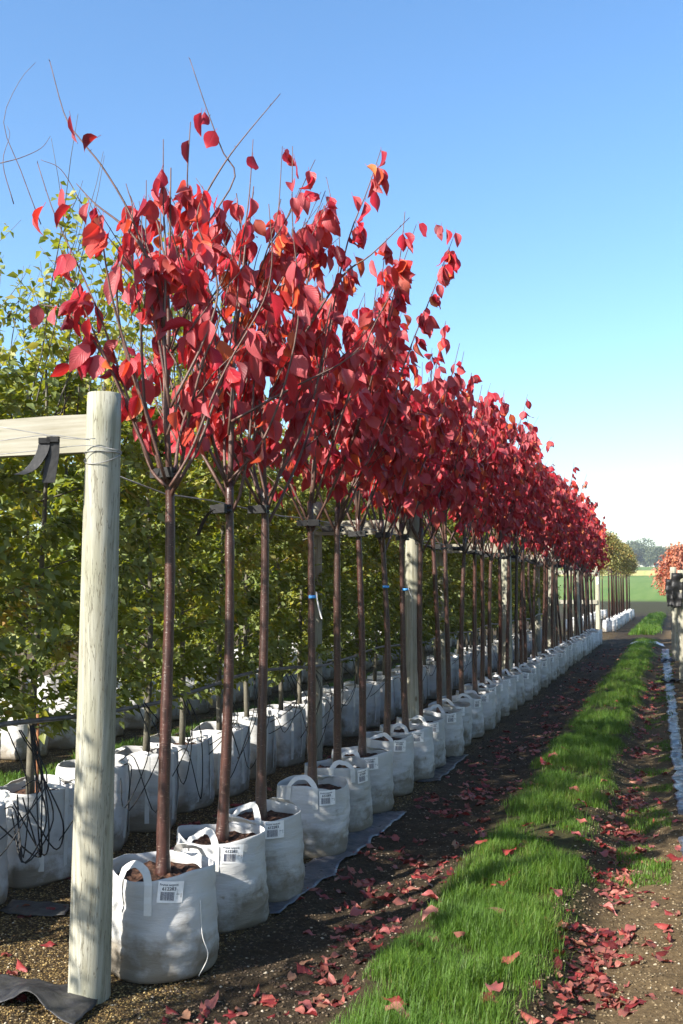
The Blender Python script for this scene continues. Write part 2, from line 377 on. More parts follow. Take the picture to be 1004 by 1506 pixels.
def ground_mat():
    M = N('earth_and_field')
    at = M.n('Attribute'); at.attribute_name = 'zone'
    sp = M.n('SeparateColor'); M.l(at.outputs['Color'], sp.inputs[0])
    P = M.pos()
    n1, n2, n3 = M.noise(3, 5, .6), M.noise(40, 5, .7), M.noise(0.7, 3)
    soil = M.ramp(n2, [(0.3, (0.014, 0.010, 0.006)), (0.55, (0.036, 0.025, 0.014)), (0.75, (0.075, 0.054, 0.03))])
    soil = M.mix(M.ramp(n1, [(0.4, 0.0), (0.7, 0.5)]), soil, (0.05, 0.037, 0.021))
    drt = M.ramp(n2, [(0.28, (0.05, 0.034, 0.018)), (0.55, (0.105, 0.073, 0.038)), (0.78, (0.19, 0.14, 0.08))])
    vo = M.n('TexVoronoi'); vo.inputs['Scale'].default_value = 75; M.l(P, vo.inputs['Vector'])
    vs = M.n('SeparateColor'); M.l(vo.outputs['Color'], vs.inputs[0])
    grv = M.ramp(vs.outputs[0], [(0.0, (0.04, 0.024, 0.01)), (0.5, (0.11, 0.07, 0.026)), (0.85, (0.23, 0.16, 0.06)), (1.0, (0.36, 0.29, 0.18))])
    grv = M.mix(M.ramp(vo.outputs['Distance'], [(0.35, 0.0), (0.6, 0.9)]), grv, (0.03, 0.02, 0.01))
    c = M.mix(at.outputs['Alpha'], soil, drt)
    c = M.mix(M.math('MULTIPLY', sp.outputs[1], M.ramp(n1, [(0.3, 0.45), (0.6, 1.0)])), c, grv)
    turf = M.mix(n2, (0.030, 0.034, 0.010), (0.058, 0.070, 0.018))
    c = M.mix(M.math('MULTIPLY', sp.outputs[0], M.ramp(n2, [(0.35, 0.25), (0.65, 0.75)])), c, turf)
    # the field: drilled rows of young cereal
    fd = M.mix(M.ramp(M.noise(0.03, 4), [(0.35, 0.0), (0.65, 1.0)]), (0.085, 0.155, 0.028), (0.115, 0.18, 0.038))
    fd = M.mix(M.ramp(M.noise(0.9, 3, .6, M.mapped((1, 0.06, 1))), [(0.4, 0.0), (0.75, 0.45)]), fd, (0.20, 0.25, 0.07))
    c = M.mix(sp.outputs[2], c, fd)
    M.col(c); M.rough(0.95, 0.15)
    near = M.math('SUBTRACT', 1.0, sp.outputs[2])
    M.bump(M.math('MULTIPLY', M.math('ADD', n2, M.math('MULTIPLY', M.math('SUBTRACT', 0.6, vo.outputs['Distance']), sp.outputs[1])), near), 0.8, 0.012)
    return M.m
ground = tag(obj('ground', gme, ground_mat()), kind='structure')
def gz(x, y): return float(height(x, y))

# ------------------------------------------------------------------ leaf shapes
def red_leaf(L, W, fold, curl, twist, wave, seed, petiole=0.022, n=6):
    r = random.Random(seed)
    us = (-1, -0.55, 0, 0.55, 1)
    vs, uv, fs = [], [], []
    ph = r.uniform(0, 6)
    for i in range(n + 1):
        t = i / n
        wt = W / 2 * (math.sin(PI * min(1, t ** 0.78)) ** 0.75) if 0 < t < 1 else 0
        if t > 0.7: wt *= 1 - .42 * (t - .7) / .3
        if i == 0: wt = W * 0.06
        if i == n: wt = 0.0008
        a = curl * t * t                      # bends along its length
        cz = L * (math.sin(a) / max(curl, 1e-3) if abs(curl) > .01 else t); cz = L * t * math.cos(a * .6); cy = -L * t * math.sin(a * .6)
        tw = twist * t
        for u in us:
            xx = u * wt * math.cos(fold); yy = abs(u) ** 1.3 * wt * math.sin(fold) + wave * math.sin(t * 9 + ph + (2 if u > 0 else 0)) * abs(u) ** 2
            x2 = xx * math.cos(tw) - yy * math.sin(tw); y2 = xx * math.sin(tw) + yy * math.cos(tw)
            vs.append((x2, y2 + cy, petiole + cz)); uv.append((0.5 + u / 2, t))
    k = len(us)
    for i in range(n):
        for j in range(k - 1): fs.append((i * k + j, i * k + j + 1, (i + 1) * k + j + 1, (i + 1) * k + j))
    b = len(vs)                               # leaf stalk
    for z_ in (0, petiole + .002):
        for q in range(3): vs.append((0.0011 * math.cos(q * 2.1), 0.0011 * math.sin(q * 2.1), z_)); uv.append((0.5, 0))
    for q in range(3): fs.append((b + q, b + (q + 1) % 3, b + 3 + (q + 1) % 3, b + 3 + q))
    return np.array(vs), np.array(fs), np.array(uv)
LEAVES = [red_leaf(rnd.uniform(.096, .132), rnd.uniform(.062, .084), rnd.choice([.12, .25, .45, .7, 1.0]), rnd.uniform(-.3, .95), rnd.uniform(-.5, .5), .004, k) for k in range(12)]
LEAF_ME = [np_mesh('red_leaf', v, f, uv=u, smooth=True) for v, f, u in LEAVES]
for m_ in LEAF_ME: m_.materials.append(M_RED_O)
LEAVES_LOW = [red_leaf(rnd.uniform(.088, .122), rnd.uniform(.058, .076), rnd.choice([.15, .35, .6, .9]), rnd.uniform(-.2, .9), rnd.uniform(-.5, .5), .004, 50 + k, n=4) for k in range(6)]

def leaf_rot(axis, nrm):
    z = axis / np.linalg.norm(axis); yv = nrm - z * np.dot(nrm, z)
    l = np.linalg.norm(yv); yv = yv / l if l > 1e-6 else np.array([1.0, 0, 0])
    return np.stack([np.cross(yv, z), yv, z], 1)
def hang(out, r, spread=0.55):
    o = np.array([out[0], out[1], 0.0]); l = np.hypot(*o[:2]); o = o / l if l > 1e-6 else np.array([1.0, 0, 0])
    a = np.array([0, 0, -1.0]) + o * abs(r.gauss(.18, spread * .55)) + np.array([r.gauss(0, .25), r.gauss(0, .25), 0])
    if r.random() < .12: a[2] *= .3
    q = r.uniform(0, 2 * PI)
    n_ = o * r.choice([1, 1, -1]) * .8 + np.array([math.cos(q), math.sin(q), 0]) + np.array([0, 0, .35])
    return leaf_rot(a, n_)
def mass(placements, templates, mat_name, tones, uvs=True):
    Vs, Qs, Us, Ts, b = [], [], [], [], 0
    groups = {}
    for k, (loc, R3, s, ti) in enumerate(placements): groups.setdefault(ti, []).append(k)
    for ti, idx in groups.items():
        tv, tf, tu = templates[ti]
        R_ = np.array([placements[k][1] * placements[k][2] for k in idx]); L_ = np.array([placements[k][0] for k in idx])
        P = np.einsum('nij,vj->nvi', R_, tv) + L_[:, None, :]
        Vs.append(P.reshape(-1, 3)); n_ = len(idx)
        Qs.append((tf[None] + (np.arange(n_) * len(tv))[:, None, None]).reshape(-1, tf.shape[1]) + b); b += n_ * len(tv)
        Us.append(np.tile(tu, (n_, 1))); Ts.append(np.repeat(np.array([tones[k] for k in idx]), len(tv)))
    return np_mesh(mat_name, np.concatenate(Vs), np.concatenate(Qs), tone=np.concatenate(Ts), uv=np.concatenate(Us), smooth=True)

# ------------------------------------------------------------------ red-leaved trees
ROWX, SOIL = -2.05, 0.345
tree_px = [(235, 1285), (325, 1232), (385, 1203), (457, 1155), (490, 1130), (527, 1110), (562, 1090), (592, 1075), (612, 1062)]
TREES = []
for q in tree_px:
    p = on_ground(q[0], q[1], .37); TREES.append((ROWX + (p.x + 2.06) * .7, p.y + (.03 if q[0] == 235 else 0)))
while TREES[-1][1] < 26.6:
    TREES.append((ROWX - 0.05 + rnd.uniform(-.03, .03), TREES[-1][1] + rnd.uniform(.53, .63)))
NT = len(TREES)
TIE_H = 1.97

def grow_branch(base, az, tilt, length, r, seg=7, up=.35, wob=.05):
    """a shoot that leaves at an angle and turns upward; returns its points"""
    pts = [Vector(base)]; d = Vector((math.sin(tilt) * math.cos(az), math.sin(tilt) * math.sin(az), math.cos(tilt)))
    for _ in range(seg):
        d = (d + Vector((r.gauss(0, wob), r.gauss(0, wob), up / seg))).normalized(); pts.append(pts[-1] + d * (length / seg))
    return pts
def red_tree_shape(r, hero=None, leaves=230, top=1.0, bare=None, scale_z=1.0):
    """local coordinates: z = 0 on the ground, trunk foot at the soil in the bag"""
    lean = Vector((r.gauss(0, .012), r.gauss(0, .012), 0)); bow = Vector((r.gauss(0, .018), r.gauss(0, .018), 0))
    fork = 1.84 + r.uniform(-.06, .1)
    def tp(h): return Vector((lean.x * (h - SOIL) + bow.x * math.sin(h * 1.9), lean.y * (h - SOIL) + bow.y * math.sin(h * 2.3 + 1), h)) - Vector((bow.x * math.sin(SOIL * 1.9), bow.y * math.sin(SOIL * 2.3 + 1), 0))
    tr = MB(); hs = np.linspace(SOIL - .04, 2.05, 24)
    rad = [0.0285 - 0.0095 * (h / 2.05) + (0.011 * math.exp(-(h - SOIL) / .06)) + r.uniform(-.0012, .0016) + (.004 if r.random() < .08 else 0) for h in hs]
    tr.tube([tp(h) for h in hs], rad, 12)
    br = MB(); carriers = []
    lp = grow_branch(tp(2.0), r.uniform(0, 6.3), .05, 1.6 * top, r, 10, .1, .05)
    br.tube(lp, list(np.linspace(.0165, .003, len(lp))), 6); carriers.append((lp, 1.0))
    nb = r.randint(8, 10)
    az0 = r.uniform(0, 6.3)
    for b in range(nb):
        az = az0 + b * 2.4 + r.uniform(-.3, .3)
        if b < 5: base = tp(fork + r.uniform(-.03, .14)); L = r.uniform(1.0, 1.85) * top; tilt = r.uniform(.40, .72)
        else: base = lp[r.randint(2, 6)]; L = r.uniform(.5, .85) * top; tilt = r.uniform(.5, .9)
        p = grow_branch(base, az, tilt, L, r, 9, 1.05, .06); r0 = .0095 if b < 5 else .006
        br.tube(p, list(np.linspace(r0, .0022, len(p))), 5); carriers.append((p, .9))
        for s in range(r.randint(3, 6)):
            k = r.randint(2, 6); q = grow_branch(p[k], az + r.uniform(-1.4, 1.4), r.uniform(.4, 1.0), r.uniform(.2, .5), r, 5, .3, .08)
            br.tube(q, list(np.linspace(.004, .0016, len(q))), 4); carriers.append((q, .8))
    extra = []
    if hero:
        for pts, fr in hero:
            p = smooth_path(pts, max(8, len(pts) * 3)); br.tube(p, list(np.linspace(.0075, .0018, len(p))), 5)
            for k in range(len(p)):                     # buds
                if k % 2 and fr < .9: br.tube([p[k], p[k] + Vector((r.uniform(-.008, .008), r.uniform(-.008, .008), .008))], [.0022, .001], 4)
            if fr > 0: carriers.append((p[:max(3, int(len(p) * fr))], .9))
    P = []
    wts = [sum((a - b).length for a, b in zip(c[0], c[0][1:])) for c in carriers]
    while len(P) < leaves:
        c, lo = r.choices(carriers, wts)[0]
        t = r.uniform(.14 if len(c) > 7 else .0, .99) ** .8; k = t * (len(c) - 1); i0 = int(k); p = c[i0].lerp(c[min(i0 + 1, len(c) - 1)], k - i0)
        if p.z < 2.12 or (p.z < 2.3 and r.random() < .6) or (p.z > 3.72 and r.random() < .6): continue
        m_ = r.choices((1, 2, 3), (5, 4, 2))[0]
        for _ in range(m_):
            out = (p.x + r.gauss(0, .12), p.y + r.gauss(0, .12))
            P.append((np.array(p) + np.array([r.gauss(0, .006), r.gauss(0, .006), r.gauss(0, .006)]), hang(out, r), r.uniform(.8, 1.2), r.randrange(1000)))
    return tr.mesh('trunk'), br.mesh('branches'), P

# shoots and outlying leaves of the nearest trees, measured off the photograph at the distance of their own trunk
def traced(k, polys):
    base = Vector((TREES[k][0], TREES[k][1], 0)); r = random.Random(900 + k); out = []
    for pts, fr in polys:
        dz = r.uniform(-.22, .22)
        out.append(([at_depth(a, b, base + cF * dz * j / len(pts)) - base for j, (a, b) in enumerate(pts)], fr))
    return out
HERO = {
    0: traced(0, [([(243, 715), (222, 690), (205, 640), (185, 575), (160, 500), (130, 425), (105, 370), (78, 310), (55, 240)], .85),
                  ([(250, 716), (280, 665), (310, 590), (339, 529), (387, 444), (400, 380), (395, 300)], 1.0),
                  ([(246, 570), (238, 480), (226, 393), (212, 370), (188, 308), (150, 245), (122, 210), (96, 172), (73, 90)], .55),
                  ([(240, 480), (244, 390), (240, 300), (240, 205)], 1.0), ([(200, 620), (150, 520), (100, 460), (60, 448)], .95),
                  ([(226, 393), (190, 340), (140, 300), (112, 270)], 1.0), ([(243, 705), (200, 560), (165, 440), (150, 350), (145, 315)], 1.0), ([(232, 650), (185, 520), (172, 420), (195, 320), (185, 270)], 1.0), ([(250, 600), (230, 480), (215, 400), (215, 265)], 1.0), ([(225, 690), (170, 560), (130, 470), (105, 400)], 1.0), ([(246, 640), (268, 560), (240, 500), (225, 440)], 1.0), ([(250, 600), (300, 500), (320, 420), (290, 330), (300, 280)], 1.0)]),
    1: traced(1, [([(330, 705), (300, 640), (285, 560), (270, 430), (300, 340), (345, 262), (327, 222), (303, 158), (279, 87)], .62),
                  ([(335, 710), (385, 650), (420, 560), (440, 450), (430, 330), (430, 215)], 1.0),
                  ([(336, 640), (345, 520), (350, 400), (365, 300), (372, 205)], 1.0),
                  ([(240, 400), (270, 350), (300, 290), (330, 240), (360, 200), (412, 138)], .5), ([(340, 620), (430, 570), (500, 535), (540, 500)], .9)]),
    2: traced(2, [([(392, 735), (375, 650), (380, 550), (400, 420), (410, 300), (415, 215)], 1.0),
                  ([(395, 730), (450, 620), (480, 500), (510, 360), (540, 280), (560, 220)], .97),
                  ([(398, 640), (440, 470), (470, 330), (485, 290)], 1.0), ([(430, 520), (500, 410), (545, 375), (602, 320)], .5)]),
    3: traced(3, [([(462, 740), (500, 620), (540, 500), (580, 420), (612, 330)], 1.0), ([(462, 720), (465, 600), (480, 480), (500, 370), (480, 262)], .7)]),
    4: traced(4, [([(503, 745), (560, 640), (600, 520), (640, 420), (668, 345)], 1.0), ([(503, 730), (520, 600), (560, 470), (570, 380)], 1.0)]),
}
LONE = {0: [(105, 168), (147, 196), (70, 300), (92, 272), (110, 300), (96, 370), (58, 442), (88, 450), (100, 455), (135, 462), (114, 520), (108, 535), (140, 518), (264, 288), (296, 270), (230, 590), (235, 610), (262, 600), (180, 600)],
        1: [(302, 160), (298, 164), (320, 192), (350, 665), (290, 640), (322, 290), (325, 300)],
        2: [(560, 215), (536, 245), (553, 272), (517, 280), (485, 285), (425, 560), (430, 590), (520, 370)], 3: [(615, 322), (500, 650), (545, 380)], 4: [(640, 325), (670, 335), (655, 335), (648, 330)]}

N_OBJ = 13
def red_tree(k):
    X, Y = TREES[k]; r = random.Random(100 + k)
    if k == 0: lab = 'red-leaved young cherry nearest the camera, behind the thick round front post'
    elif k == NT - 1: lab = 'farthest red-leaved young tree at the end of the path-side row'
    else: lab = ordinal(k + 1) + ' red-leaved young tree counted from the front post along the path'
    t = thing('cherry_tree', lab, 'tree', (X, Y, 0), 'red-leaved young trees in the path-side row')
    top = (.86 if k == 0 else .94 if k == 1 else 1.02) + r.uniform(-.05, .05)
    hm = HERO.get(k)
    tm, bm, P = red_tree_shape(r, hm, 235 if k == 0 else (340 if k == 1 else 480 if k == 2 else 580), top)
    obj('trunk', tm, M_BARK, t); obj('branches', bm, M_TWIG, t)
    for a, b in LONE.get(k, []):
        p = at_depth(a, b, (X, Y, 0)) - Vector((X, Y, 0)) + cF * r.uniform(-.05, .05)
        P.insert(0, (np.array(p), hang((p.x, p.y), r, .3), r.uniform(.9, 1.1), r.randrange(1000)))
    for loc, R3, s, ti in P[:300]:
        o = bpy.data.objects.new('leaf', LEAF_ME[ti % len(LEAF_ME)]); COL.objects.link(o); o.parent = t
        M4 = Matrix([list(R3[i] * s) + [loc[i]] for i in range(3)] + [[0, 0, 0, 1]])
        o.matrix_local = M4
    if len(P) > 300:
        F = P[300:]; fm = mass([(a, b, s, ti % 12) for a, b, s, ti in F], LEAVES, 'foliage', [r.random() for _ in F])
        tag(obj('foliage', fm, M_RED_S, t), kind='stuff')
    return t
for k in range(N_OBJ): red_tree(k)
FARV = []
for v in range(6):
    r = random.Random(300 + v); tm, bm, P = red_tree_shape(r, None, 640, 1.0)
    tm.materials.append(M_BARK); bm.materials.append(M_TWIG)
    fm = mass([(a, b, s, ti % 6) for a, b, s, ti in P], LEAVES_LOW, 'foliage', [r.random() for _ in P]); fm.materials.append(M_RED_S)
    FARV.append((tm, bm, fm))
for k in range(N_OBJ, NT):
    X, Y = TREES[k]; v = k % 6
    lab = 'farthest red-leaved young tree at the end of the path-side row' if k == NT - 1 else ordinal(k + 1) + ' red-leaved young tree counted from the front post along the path'
    t = thing('cherry_tree', lab, 'tree', (X, Y, 0), 'red-leaved young trees in the path-side row')
    t.rotation_euler.z = rnd.uniform(0, 6.28); s = 1.02 - .10 * (k - N_OBJ) / (NT - N_OBJ) + rnd.uniform(-.03, .03); t.scale = (1, 1, s)
    obj('trunk', FARV[v][0], None, t); obj('branches', FARV[v][1], None, t); tag(obj('foliage', FARV[v][2], None, t), kind='stuff')

# ------------------------------------------------------------------ rubber ties and the wire they hang on
WIREX = ROWX - 0.10
def tie_mesh(r, tail):
    m = MB()
    R0 = .027
    for h in (-.012, .012):
        m.tube([(math.cos(a) * R0, math.sin(a) * R0, h) for a in np.linspace(0, 2 * PI, 15)], .0095, 6, False)
    m.box((-.048, 0, 0), (1, 0, 0), (0, 1, 0), (0, 0, 1), .03, .016, .02)
    m.box((.005, -.034, 0), (1, 0, 0), (0, 1, 0), (0, 0, 1), .026, .010, .021)
    if tail:
        pts = [Vector((-.02 - .017 * q, -.04 - .006 * q, -.002 - .005 * q * q)) for q in range(6)]
        m.ribbon(pts, [(0, -.4, .9)] * 6, [(.2, .9, .3)] * 6, .026, .003)
    return m.mesh('tree_tie', False)
TIES = [tie_mesh(rnd, False), tie_mesh(rnd, True)]
for k in range(NT):
    X, Y = TREES[k]
    h = TIE_H + (.055 if k == 0 else 0) + rnd.uniform(-.02, .02) - .05 * (k > 0)
    tr = Vector((X, Y, h))
    o = obj('tree_tie', TIES[1 if k in (1,) else 0], M_RUBBER, None, tr, (0, 0, rnd.uniform(-.3, .3)))
    if k in (3, 4, 5, 8): o.scale = (1.25, 1.1, .9)
    tag(o, ('black rubber tie round the trunk of the ' + ordinal(k + 1) + ' red-leaved tree from the front post'), 'tree tie', 'black rubber ties on the red-leaved trees')
m = MB()
pts = [Vector((WIREX, 3.5, TIE_H + .02))] + [Vector((WIREX + rnd.uniform(-.012, .012), 3.9 + .45 * q, TIE_H - .02 + rnd.uniform(-.012, .012))) for q in range(52)]
m.tube(pts, .0035, 5)
tag(obj('support_wire', m.mesh('support_wire'), M_WIRE), 'thin steel wire stretched at tie height along the row of red-leaved trees', 'wire')
m = MB()
pts = [Vector((WIREX + .01 + rnd.uniform(-.01, .01), 8.7 + .3 * q, TIE_H - .055 + rnd.uniform(-.012, .012) - .02 * math.sin(q * 1.1))) for q in range(62)]
m.tube(pts, .011, 6)
tag(obj('black_cable', m.mesh('black_cable'), M_RUBBER), 'black cable looped along the wire behind the farther red-leaved trees', 'cable')

# blue tape marks
for k, hpx, tagged in ((3, 878, True), (6, 863, False), (7, 867, True)):
    X, Y = TREES[k]; p = at_depth(tree_px[k][0], hpx, (X, Y, 0))
    m = MB(); m.tube([(0, 0, -.009), (0, 0, .009)], [.0262, .0258], 16)
    t = thing('trunk_tape', 'band of blue tape round the trunk of the ' + ordinal(k + 1) + ' red-leaved tree', 'tape', (X, Y, p.z), 'blue tape bands on trunks')
    obj('band', m.mesh('band'), M_BLUE, t)
    if tagged:
        m = MB(); L = .16 if k == 3 else .10
        pts = [Vector((.026 + .035 * (q / 6) ** 1.5, -.014, .03 - L * q / 6)) for q in range(7)]
        m.ribbon(pts, [(-.2, -1, .1)] * 7, [(1, -.2, 0)] * 7, .009 if k == 3 else .003, .0012)
        obj('paper_tag', m.mesh('paper_tag', False), M_WHITEP, t)

# ------------------------------------------------------------------ bags
def bag_body(seed, Hb=.40, R=.205, square=0.0, n=60, rows=34):
    r = random.Random(seed); vs, fs = [], []
    ph = [r.uniform(0, 6) for _ in range(6)]
    def ring(h, inner=0.0, k=0):
        t = h / Hb
        for q in range(n):
            a = 2 * PI * q / n; ca, sa = math.cos(a), math.sin(a)
            rr = R * (1.0 + .035 * math.sin(PI * min(1, t * .9 + .06)) - .025 * t)
            if square: rr = rr * (1 + square * ((abs(ca) ** 5 + abs(sa) ** 5) ** (-1 / 5.0) - 1))
            amp = 1 - .75 * t ** 3
            rr += amp * (.006 * math.sin(2 * a + ph[0] + 2 * t) + .004 * math.sin(3 * a + ph[1] - 3 * t) + .009 * (mnoise.noise((ca * 1.5 + seed, sa * 1.5, t * 6 + ph[2])) ) + .0065 * mnoise.noise((ca * 2.0, sa * 2.0 + seed, t * 15)) + .003 * mnoise.noise((ca * 6, sa * 6 + seed, t * 9)) - (1 - square) * .0075 * max(0, 1 - 7 * abs(mnoise.noise((ca * 1.3 + seed, sa * 1.3, t * 6.5)))) * (.3 + max(0, mnoise.noise((ca * 2 + 9, sa * 2, seed + t * 2)))*1.6))
            if t < .05: rr -= .007 * (1 - t / .05)
            z = h + (.010 * math.sin(2 * a + ph[3]) + .008 * math.sin(3 * a + ph[4]) + .006 * mnoise.noise((ca * 3, sa * 3, seed))) * t ** 2
            vs.append(((rr - inner) * ca, (rr - inner) * sa, z))
    hs = list(np.linspace(0.0, Hb, rows))
    for h in hs: ring(h)
    for h in (Hb * 1.0, Hb - .03, Hb - .075): ring(h, .004 if h > Hb - .05 else .007)
    tot = rows + 3
    for i in range(tot - 1):
        for q in range(n):
            q2 = (q + 1) % n; fs.append((i * n + q, i * n + q2, (i + 1) * n + q2, (i + 1) * n + q))
    fs.append(tuple(range(n - 1, -1, -1)))
    def rim(a):                       # rim point at azimuth a
        q = int(round(a / (2 * PI) * n)) % n; return Vector(vs[(rows - 1) * n + q])
    def side(a, h):
        q = int(round(a / (2 * PI) * n)) % n; i = min(rows - 1, max(0, int(round(h / Hb * (rows - 1))))); return Vector(vs[i * n + q])
    return vs, fs, rim, side
def soil_disc(seed, Hb, R, top):
    vs, fs = [(0, 0, top + .012)], []
    n, rg = 36, 9
    for i in range(1, rg + 1):
        rr = R * i / rg
        for q in range(n):
            a = 2 * PI * q / n; x_, y_ = rr * math.cos(a), rr * math.sin(a)
            vs.append((x_, y_, top + .012 * (1 - (i / rg) ** 2) + .022 * mnoise.noise((x_ * 22, y_ * 22, seed)) + .012 * mnoise.noise((x_ * 60, y_ * 60, seed))))
    for q in range(n): fs.append((0, 1 + q, 1 + (q + 1) % n))
    for i in range(rg - 1):
        for q in range(n):
            q2 = (q + 1) % n; b = 1 + i * n; fs.append((b + q, b + n + q, b + n + q2, b + q2))
    me = bpy.data.meshes.new('soil'); me.from_pydata(vs, [], fs); me.update()
    return me
def strap(rim, side, ac, half, rise, drop, tuck=0.0, wid=.031):
    """a carrying loop: sewn strip up the side, arch above the rim, sewn strip down again"""
    m = MB(); pts, nr, wd = [], [], []
    def radial(a): return Vector((math.cos(a), math.sin(a), 0))
    a0, a1 = ac - half, ac + half
    def leg(a, hs):
        for h in hs:
            p = side(a % (2 * PI), h); pts.append(p + radial(a) * .0035); nr.append(radial(a)); wd.append(Vector((-math.sin(a), math.cos(a), 0)))
    Hb = rim(a0 % (2 * PI)).z
    leg(a0, np.linspace(Hb - drop, Hb - .004, 6))
    K = 11; gq = random.Random(int(ac * 977 + rise * 9999)); gam = gq.uniform(.65, 1.5); sk = gq.uniform(-.02, .02)
    p0, p1 = rim(a0 % (2 * PI)), rim(a1 % (2 * PI))
    for j in range(1, K):
        t = j / K; a = a0 + (a1 - a0) * t
        p = p0.lerp(p1, t); p = Vector((p.x, p.y, p.z)) + Vector((-math.sin(a), math.cos(a), 0)) * sk * math.sin(PI * t) + Vector((0, 0, rise * math.sin(PI * t ** gam) ** .75 + gq.uniform(-.003, .003))) - radial(a) * tuck * math.sin(PI * t)
        n_ = (radial(a) + Vector((0, 0, .8 * math.sin(PI * t)))).normalized()
        tang = ((p1 - p0).normalized() * math.sin(PI * t) + Vector((0, 0, math.cos(PI * t)))).normalized()
        wdir = n_.cross(tang)
        if wd and wdir.dot(wd[-1]) < 0: wdir = -wdir
        pts.append(p + radial(a) * .0035); nr.append(n_); wd.append(wdir)
    sgn = 1 if wd[-1].dot(Vector((-math.sin(a1), math.cos(a1), 0))) > 0 else -1
    for h in np.linspace(Hb - .004, Hb - drop, 6):
        p = side(a1 % (2 * PI), h); pts.append(p + radial(a1) * .0035); nr.append(radial(a1)); wd.append(Vector((-math.sin(a1), math.cos(a1), 0)) * sgn)
    m.ribbon(pts, nr, wd, wid, .0022)
    return m.mesh('handle', False)
# label printing: real lettering and bars laid on a card
def text_mesh(body, size):
    cu = bpy.data.curves.new('lettering', 'FONT'); cu.body = body; cu.size = size; cu.align_x = 'LEFT'; cu.resolution_u = 2
    o = bpy.data.objects.new('lettering_tmp', cu); COL.objects.link(o)
    dg = bpy.context.evaluated_depsgraph_get(); me = bpy.data.meshes.new_from_object(o.evaluated_get(dg))
    bpy.data.objects.remove(o); bpy.data.curves.remove(cu); return me
LW, LH, LR = .100, .082, .21
def bend(u, v, off): return (-math.sin(u / LR) * (LR + off), -(1 - math.cos(u / LR)) * (LR + off) + off, v)   # card frame: x right, y outward, z up
def label_meshes():
    m = MB(); n = 8; vs, fs = [], []
    for off in (0, .0012):
        for j in range(2):
            for i_ in range(n + 1): vs.append(bend(-LW / 2 + LW * i_ / n, -LH / 2 + LH * j, off))
    w_ = n + 1
    for i_ in range(n):
        fs.append((2 * w_ + i_ + 1, 2 * w_ + i_, 3 * w_ + i_, 3 * w_ + i_ + 1)); fs.append((i_, i_ + 1, w_ + i_ + 1, w_ + i_))
        fs.append((i_ + 1, i_, 2 * w_ + i_, 2 * w_ + i_ + 1)); fs.append((w_ + i_, w_ + i_ + 1, 3 * w_ + i_ + 1, 3 * w_ + i_))
    fs += [(0, w_, 3 * w_, 2 * w_), (n, 2 * w_ + n, 3 * w_ + n, w_ + n)]
    m.add(vs, fs); card = m.mesh('label', False)
    vs, fs = [], []
    def put(body, size, u0, v0, bold=0.0, rot=False, sx=1.0):
        for dx in ((0,) if not bold else (0, bold, -bold)):
            me = text_mesh(body, size); b = len(vs)
            for q in me.vertices:
                a, c = (q.co.x * sx, q.co.y) if not rot else (-q.co.y, q.co.x)
                vs.append(bend(u0 + a + dx, v0 + c, .0019 + dx * .2))
            for p_ in me.polygons: fs.append(tuple(i + b for i in reversed(p_.vertices)) if False else tuple(i + b for i in p_.vertices))
            bpy.data.meshes.remove(me)
    put('Prunus sargentii', .0125, -.044, .024, .0002, sx=.9)
    put('612283', .0185, -.034, .0065, .0006)
    put('1', .018, .036, -.012, .0003, True); put('18/20', .008, .045, -.022, 0, True)
    txt = bpy.data.meshes.new('lettering'); txt.from_pydata(vs, [], fs)
    m = MB(); r = random.Random(5); u = -.038
    while u < .014:
        bw = r.choice((.0008, .0012, .0019)); a, b = u, u + bw
        vs2 = [bend(a, -.032, .0019), bend(b, -.032, .0019), bend(b, .001, .0019), bend(a, .001, .0019)]
        m.add(vs2, [(3, 2, 1, 0)]); u = b + r.choice((.0007, .0009, .0014))
    m.add([bend(.0265, -.028, .0019), bend(.0272, -.028, .0019), bend(.0272, .012, .0019), bend(.0265, .012, .0019)], [(3, 2, 1, 0)])
    return card, txt, m.mesh('barcode', False)
CARD, TXT, BARC = label_meshes()
CARD.materials.append(M_LABEL); TXT.materials.append(M_INK); BARC.materials.append(M_INKG)
BAGS = []
for v in range(7):
    r = random.Random(40 + v)
    Hb, R = r.uniform(.385, .415), r.uniform(.206, .218)
    bv, bf, rim, side = bag_body(v * 3.7 + 1, Hb, R)
    me = bpy.data.meshes.new('bag_body'); me.from_pydata(bv, [], bf); me.update(); me.polygons.foreach_set('use_smooth', [True] * len(me.polygons)); me.materials.append(M_BAG)
    so = soil_disc(v, Hb, R * .925, Hb - .050); so.materials.append(M_SOIL)
    al = math.radians(r.uniform(-50, -28)); al = al % (2 * PI)
    ha = strap(rim, side, al - math.radians(20 + 21), math.radians(r.uniform(17, 22)), r.uniform(.028, .055), r.uniform(.09, .14), r.uniform(.01, .08)); ha.materials.append(M_STRAP)
    hb = strap(rim, side, al + math.radians(r.uniform(120, 165)), math.radians(22), r.uniform(-.01, .05), .12, r.uniform(.02, .11)); hb.materials.append(M_STRAP)
    sl = side(al, Hb - .055); rad_l = max(Vector((side(al + d, Hb - e).x, side(al + d, Hb - e).y, 0)).length for d in (-.2, 0, .2) for e in (.01, .05, .09))
    BAGS.append((me, so, ha, hb, al, rad_l + .003, Hb))
